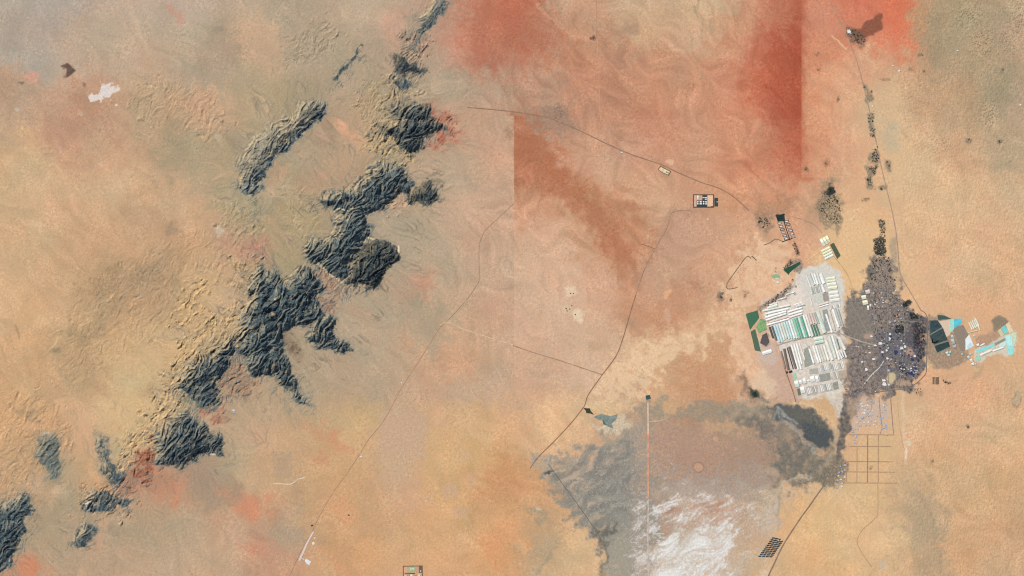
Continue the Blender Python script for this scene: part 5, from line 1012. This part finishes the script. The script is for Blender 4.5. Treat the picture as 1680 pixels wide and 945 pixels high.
gabled('shed',1154.4,324.2,3.6,1.6,0,(214,222,204),'greenish hut in the north yard of the large compound','hut',None,4); gabled('shed',1158.4,324.3,3,1.6,0,(238,238,232),'white hut in the north yard of the large compound','hut',None,4); gabled('shed',1158,327,3.2,1.8,0,(232,214,216),'pinkish white hut in the north yard of the large compound','hut',None,4); gabled('shed',1144.8,324,2.6,6.6,0,(240,232,214),'tall cream hut in the large compound','hut',None,4); gabled('shed',1168.4,339,3.4,1.4,0,(30,26,26),'black-roofed hut at the gate of the large compound','hut',None,4); gabled('shed',1176.6,331.2,2,1.4,0,(200,214,210),'pale hut on the dark teal plot','hut',None,4)
wall_ring([(1079.6,278),(1083.8,272.6),(1100.2,281),(1096.4,287.4),(1087,283.2)], .9, 4, (124,104,80), 'brown boundary wall of the small slanting compound')
plot('yard', [(1080.6,278.2),(1084,273.8),(1089,276.6),(1086,282.6)], (238,206,178), 'pinkish half of the small slanting compound'); plot('yard', [(1089.4,276.8),(1099,281.6),(1096,286.4),(1087,282.8)], (232,218,180), 'cream half of the small slanting compound'); gabled('shed',1094.6,282.6,4.6,2.2,math.radians(-26),(150,148,126),'olive-roofed building in the small slanting compound','house',None,5)
wall_ring([(661.4,928.8),(692.6,928.2),(692.8,962),(661.6,962)], 1.0, 4.5, (112,90,72), 'brown boundary wall of the compound at the bottom edge')
plot('yard', [(662.4,929.8),(668,929.8),(668,939),(662.4,939)], (224,172,136), 'reddish yard in the bottom compound'); plot('field', [(668.4,929.8),(681,929.6),(681,938.6),(668.4,939)], (178,184,146), 'green garden in the bottom compound', 1.3, .2, .9, .3); plot('field', [(672.6,931.6),(680,931.4),(680,934.4),(672.6,934.6)], (196,214,180), 'bright lawn in the bottom compound\'s garden', 1.8); plot('yard', [(681.4,929.6),(687,929.4),(687,939),(681.4,938.8)], (206,160,136), 'pinkish court in the bottom compound'); plot('field', [(687.4,929.2),(691.9,929.2),(691.9,939.8),(687.4,939.8)], (112,100,80), 'dark planted corner of the bottom compound', 1.3, .2, .9, .3)
road([(664,941.4),(680.6,940.9)], 1.0, (84,74,54), 'dark hedge across the bottom compound', 'hedge_row', 4, .1, False)
for k, (x, c_) in enumerate([(665.6,(206,200,196)),(670,(176,160,152)),(675,(222,236,232)),(680.6,(150,158,146)),(687.6,(206,228,218))]): gabled('house', x, 944.2, 3.8, 3.2, 0, c_, '%s from the west of the houses in the bottom compound' % ORD[k], 'house', 'houses of the bottom compound', 5)
gabled('shed',690,937,2,2.4,0,(226,206,206),'pinkish white hut in the planted corner of the bottom compound','hut',None,4)
# old camp outline and small yards
road([(1232,424),(1228,420.4),(1224,421.6),(1206,446),(1192.6,466),(1194,474),(1203,473),(1210,471.6)], 1.0, (132,112,84), 'dark bank round the old sandy camp', 'bank', 2.2)
road([(1233,420),(1238,424),(1241,427.4)], 1.2, (120,104,84), 'short dark bank at the head of the old camp', 'bank', 2.2)
k = 0
for i in range(9):
    for j in range(2):
        x = 1220-i*2.5+j*5.5; y = 434+i*3.4+j*3.4
        if rnd.random() < .82:
            vs, fs = [], []; 
            for sx, sy, lx, ly in [(-6, 0, 1.6, 14), (6, 0, 1.6, 14), (0, 7, 13.6, 1.6)]: box(vs, fs, sx, sy, -1, lx, ly, 3)
            o = link('ruin', vs, fs, mat((166,138,104))); o.location = PX(x, y, gz(x, y)); o.rotation_euler = (0, 0, math.radians(-35+rnd.uniform(-6, 6)))
            tag(o, 'roofless three-walled enclosure in the sandy old camp', 'ruin', 'ruined enclosures of the old camp'); k += 1
k = 0
for j, (x0, y0) in enumerate([(1279,366.4),(1290.6,363.4)]):
    for i in range(6):
        x = x0+i*2.1; y = y0+i*5.1
        c_ = [(216,206,200),(232,230,226),(190,170,152),(206,192,180)][(i+j) % 4]
        plot('yard', [(x-4,y-1.4),(x+3.4,y-2.6),(x+4.6,y+1.2),(x-2.8,y+2.4)], (88,84,80) if (i+j) % 3 else (150,132,116), '%s yard from the north in the %s column of small yards' % (ORD[i], ['western','eastern'][j]), 1.2, .2)
        gabled('shed', x+.3, y, 4.6, 2.0, math.radians(10), c_, '%s hut from the north in the %s column of small yards' % (ORD[i], ['western','eastern'][j]), 'hut', 'huts of the small yards', 4)
road([(1285.6,362),(1290,376),(1296,394)], 1.3, (60,58,56), 'dark lane down the middle of the small yards', 'track', 2.2); road([(1283,397),(1300,391)], 1.2, (72,68,64), 'dark lane at the foot of the small yards', 'track', 2.4)

# ------------------------------------------------------------------ the panel field
c00, c10, c11, c01 = (1267.4,880.6), (1287,885), (1266.8,914.6), (1242.4,914)
def lerp2(u, v):
    return tuple((c00[i]*(1-u)+c10[i]*u)*(1-v)+(c01[i]*(1-u)+c11[i]*u)*v for i in (0, 1))
pm = [mat((52,66,72), .35, .2, .1, .5), mat((66,84,92), .35, .2, .1, .5), mat((74,72,78), .35, .2, .1, .5), mat((60,74,66), .4, .2, .1, .5)]
fr = mat((150,150,146), .5)
for r_ in range(11):
    for c in range(4):
        x, y = lerp2((c+.5)/4, (r_+.5)/11); w_, h_ = 4.8*S, 2.1*S
        if (r_, c) == (0, 3): continue
        t = root('solar_panel', x, y, math.radians(rnd.uniform(-4, 1))); tag(t, 'dark panel table in %s row from the top, %s column of the panel field' % (ORD[r_], ['western','second','third','eastern'][c]), 'solar panel', 'dark panel tables beside the straight grey road')
        vs = [(-w_/2,-h_/2,3),(w_/2,-h_/2,3),(w_/2,h_/2,7),(-w_/2,h_/2,7)]; vs += [(a, b, z-.6) for a, b, z in vs]
        link('panel', vs, [(0,1,2,3),(7,6,5,4),(0,4,5,1),(1,5,6,2),(2,6,7,3),(3,7,4,0)], pm[rnd.randrange(4)], t)
        vs, fs = [], []
        for sx in (-.35, .35):
            for sy, hh in ((-.3, 3.0), (.3, 5.6)): box(vs, fs, sx*w_, sy*h_, -1, .5, .5, hh)
        link('stand', vs, fs, fr, t)
gabled('shed',1277,886.2,2,1.6,0,(216,220,210),'western of two pale huts on the panel field','hut',None,7.5); gabled('shed',1282,886.4,2.4,1.6,0,(226,226,208),'eastern of two pale huts on the panel field','hut',None,7.5)

# ------------------------------------------------------------------ trees: palms and acacias, then the scrub nobody could count
def tree_kind(rgb, seed):
    r = random.Random(seed); t = bpy.data.objects.new('tree', None); C.objects.link(t)
    vs, fs = [], []
    for k in range(4):
        z = -1+k*2.2; rad = .9*(1-k*.16)
        for a in range(6): vs.append((rad*math.cos(a*math.pi/3)+.15*k, rad*math.sin(a*math.pi/3), z))
    for k in range(3):
        for a in range(6): fs.append((k*6+a, k*6+(a+1) % 6, k*6+6+(a+1) % 6, k*6+6+a))
    link('trunk', vs, fs, mat((96,80,64)), t)
    vs, fs = [], []
    for k in range(90):                        # leafy sprays through the crown's volume
        th = r.uniform(0, 6.283); rr = 8.5*math.sqrt(r.random())*(1+.25*math.sin(3*th+seed)); z = 6+3.2*math.sqrt(max(0, 1-(rr/11)**2))*r.uniform(.2, 1)
        x, y = rr*math.cos(th), rr*math.sin(th); l_ = r.uniform(1.6, 3.0); d2 = r.uniform(0, 6.283); tl = r.uniform(-.5, .5); b = len(vs)
        ux, uy = math.cos(d2)*l_, math.sin(d2)*l_
        vs += [(x-ux, y-uy, z-tl), (x+uy*.5, y-ux*.5, z), (x+ux, y+uy, z+tl-.5), (x-uy*.5, y+ux*.5, z+.3)]; fs.append((b, b+1, b+2, b+3))
    link('crown', vs, fs, mat(rgb, .9, .3, .2), t)
    return t
TK = [tree_kind((44,56,50), 1), tree_kind((38,46,46), 2), tree_kind((64,72,60), 3), tree_kind((36,36,48), 4)]
seenk = set(); nt = 0
def tree(x, y, s_, k, label, group):
    global nt
    p = TK[k]; z = gz(x, y); s3 = (s_*rnd.uniform(.85, 1.2), s_*rnd.uniform(.85, 1.2), s_*rnd.uniform(.7, 1.1))
    if k in seenk: o = dup(p, PX(x, y, z), rnd.uniform(0, 6.28), s3)
    else: o = p; seenk.add(k); o.location = PX(x, y, z); o.scale = s3
    tag(o, label, 'tree', group); nt += 1
sv, sf = [], []
def scrub(x, y, n, spread, r):
    for _ in range(n):
        a = r.uniform(0, 6.283); q = spread*math.sqrt(r.random()); px_c, py_c = x+q*math.cos(a), y+q*math.sin(a)
        X0, Y0, _z = PX(px_c, py_c); z = gz(px_c, py_c)+r.uniform(2, 6); l_ = r.uniform(2.5, 6); d2 = r.uniform(0, 6.283); ux, uy = math.cos(d2)*l_, math.sin(d2)*l_; b = len(sv)
        sv.extend([(X0-ux, Y0-uy, z-1), (X0+uy*.7, Y0-ux*.7, z+.3), (X0+ux, Y0+uy, z+1), (X0-uy*.7, Y0+ux*.7, z)]); sf.append((b, b+1, b+2, b+3))
groves = [
 ([(1432,393),(1452,391),(1453,412),(1447,420),(1436,416)], 34, 260, .85, [0,1,3], 'dense square grove beside the north road'),
 ([(1442,360),(1452,360),(1452,390),(1443,392)], 14, 70, .8, [2,0], 'narrow grove above the square grove'),
 ([(1480,496),(1492,491),(1495,498),(1482,504)], 12, 120, .9, [3,1], 'small dark grove at the town\'s north-east corner'),
 ([(1492,514),(1505,515),(1506,522),(1494,522)], 10, 90, .9, [1,0], 'dark tree clump by the road bend'),
 ([(1469,534),(1482,534),(1482,546),(1468,546)], 14, 110, .9, [1,3], 'dark tree clump in the middle of the town'),
 ([(1496,530),(1512,526),(1518,545),(1516,566),(1500,572),(1498,550)], 24, 230, .9, [1,3,3], 'dark orchards in the east of the town'),
 ([(1502,576),(1516,566),(1516,584),(1506,594)], 12, 80, .8, [3,1], 'dark trees along the town\'s eastern road'),
 ([(1424,430),(1446,420),(1462,428),(1462,462),(1428,466)], 24, 210, .8, [2,0,1], 'scattered trees in the northern tip of the town'),
 ([(1474,600),(1500,606),(1502,618),(1478,616)], 12, 60, .8, [3,1], 'dark trees among the southern houses'),
 ([(1428,480),(1470,476),(1490,510),(1484,600),(1440,600),(1430,520)], 34, 260, .7, [1,3,2], 'trees between the houses of the town'),
 ([(1350,318),(1362,306),(1376,330),(1381,352),(1374,372),(1356,358),(1344,344)], 30, 300, .8, [0,2,2], 'ragged grove north of the cream sheds'),
 ([(1357,308),(1368,306),(1370,316),(1360,319)], 10, 120, .9, [1,3], 'blackest clump at the top of the ragged grove'),
 ([(1244,356),(1258,358),(1264,370),(1252,374),(1243,368)], 12, 60, .8, [1,0], 'ragged trees west of the small yards'),
 ([(1272,352),(1288,350),(1288,356),(1274,360)], 8, 40, .8, [1,0], 'trees on the dark teal plot'),
 ([(1428,246),(1440,240),(1442,262),(1432,268)], 10, 110, .8, [1,0], 'darkest grove by the north road'),
 ([(1425,274),(1437,272),(1437,284),(1428,290)], 5, 60, .8, [2,0], 'pale grove just below the darkest roadside grove'),
 ([(1421,294),(1430,290),(1431,302),(1424,305)], 4, 40, .8, [2,1], 'small grove at the foot of the roadside groves'),
 ([(1424,190),(1433,186),(1434,200),(1425,202)], 4, 40, .7, [1,2], 'small grove by the northern wells'),
 ([(1425,210),(1436,207),(1435,225),(1426,224)], 5, 40, .7, [1,2], 'straggling trees south of the northern wells'),
 ([(1388,48),(1402,48),(1416,58),(1422,72),(1412,74),(1396,64)], 10, 110, .7, [2,0], 'trees beside the burnt red plot'),
 ([(1524,640),(1500,642),(1520,636)], 0, 0, .7, [2], 'x'),
 ([(1545,622),(1556,626),(1558,632),(1550,630)], 4, 30, .7, [2,0], 'bushy trees beside the two brown plots'),
 ([(1500,638),(1510,636),(1510,646),(1502,646)], 3, 26, .8, [2], 'clump of low trees south of the town road'),
 ([(1283,440),(1290,432),(1302,428),(1300,433),(1290,440)], 7, 30, .9, [1], 'black trees along the deep green field'),
 ([(1298,396),(1303,394),(1312,416),(1308,420)], 8, 30, .8, [1], 'black trees along the lane to the deep green field'),
 ([(1252,500),(1272,484),(1296,468),(1298,474),(1280,488),(1262,502)], 10, 80, .8, [1,2], 'trees along the farm\'s north-west edge')]
for pts, n, ns, s_, kinds, dist in groves:
    if not n: continue
    tk = []
    for x, y in scatter(pts, n, .95, tk): tree(x, y, s_*rnd.uniform(.75, 1.25), rnd.choice(kinds), 'dark crowned tree in the %s' % dist, 'trees in the %s' % dist)
    r2 = random.Random(int(pts[0][0]))
    x0 = min(p[0] for p in pts); x1 = max(p[0] for p in pts); y0 = min(p[1] for p in pts); y1 = max(p[1] for p in pts); c = 0
    while c < ns//3:
        x, y = r2.uniform(x0, x1), r2.uniform(y0, y1)
        if inside(pts, x, y): scrub(x, y, 9, 1.0, r2); c += 1
for x, y, lab in [(936,481,'dark shaft-side bush on the upper pale mound'),(940.6,481.4,'little dark bush at the right of the upper pale mound'),(938,501.6,'dark bush above the lower pale mound'),(928.6,506,'dark bush at the left of the lower pale mound'),(930,510,'dark bush under the left one of the lower pale mound'),(934.4,507,'dark bush in the middle of the lower pale mound'),(944,516,'dark bush at the right of the lower pale mound')]:
    tree(x, y, .95, 1, lab, None)
for x, y, n in [(1186,481,30),(1183,487,30),(1199,492,40),(1222,484,14),(1322,277,26),(1355,268,18),(1590,229,26),(1639,232,26),(1515,117,14),(1512,90,10),(1645,114,10),(1588,700,26),(1558,628,30),(1415,328,10),(1420,327,10),(1424,326,8),(1366,330,20),(1273,440,10),(1272,446,14),(1300,460,24),(1296,466,20),(1305,470,22),(1304,482,18),(1248,362,30),(975,64,24),(1455,266,26),(1459,272,30),(1446,310,46),(1436,309,10),(1338,90,8),(1342,114,12),(1429,150,30),(1418,142,20),(1375,163,14),(1530,756,10),(1428,768,12),(900,776,30),(1388,640,20)]:
    scrub(x, y, n, 2.4, random.Random(int(x*3+y)))
tag(link('scrub', sv, sf, mat((58,66,58), .95, .3, .1)), 'dark green scrub and undergrowth in the groves and along the wells', 'scrub', None, 'stuff')
for x, y, w_, h_, lab in [(1531.6,624.4,3.4,12,'western of two brown striped plots south-east of the town'),(1537.6,624.6,6,12,'eastern of two brown striped plots south-east of the town')]:
    plot('field', [(x-w_/2,y-h_/2),(x+w_/2,y-h_/2),(x+w_/2,y+h_/2),(x-w_/2,y+h_/2)], (128,108,88), lab, 1.3, .15, .95, .3, .05)
print('houses', nh, 'trees', nt)
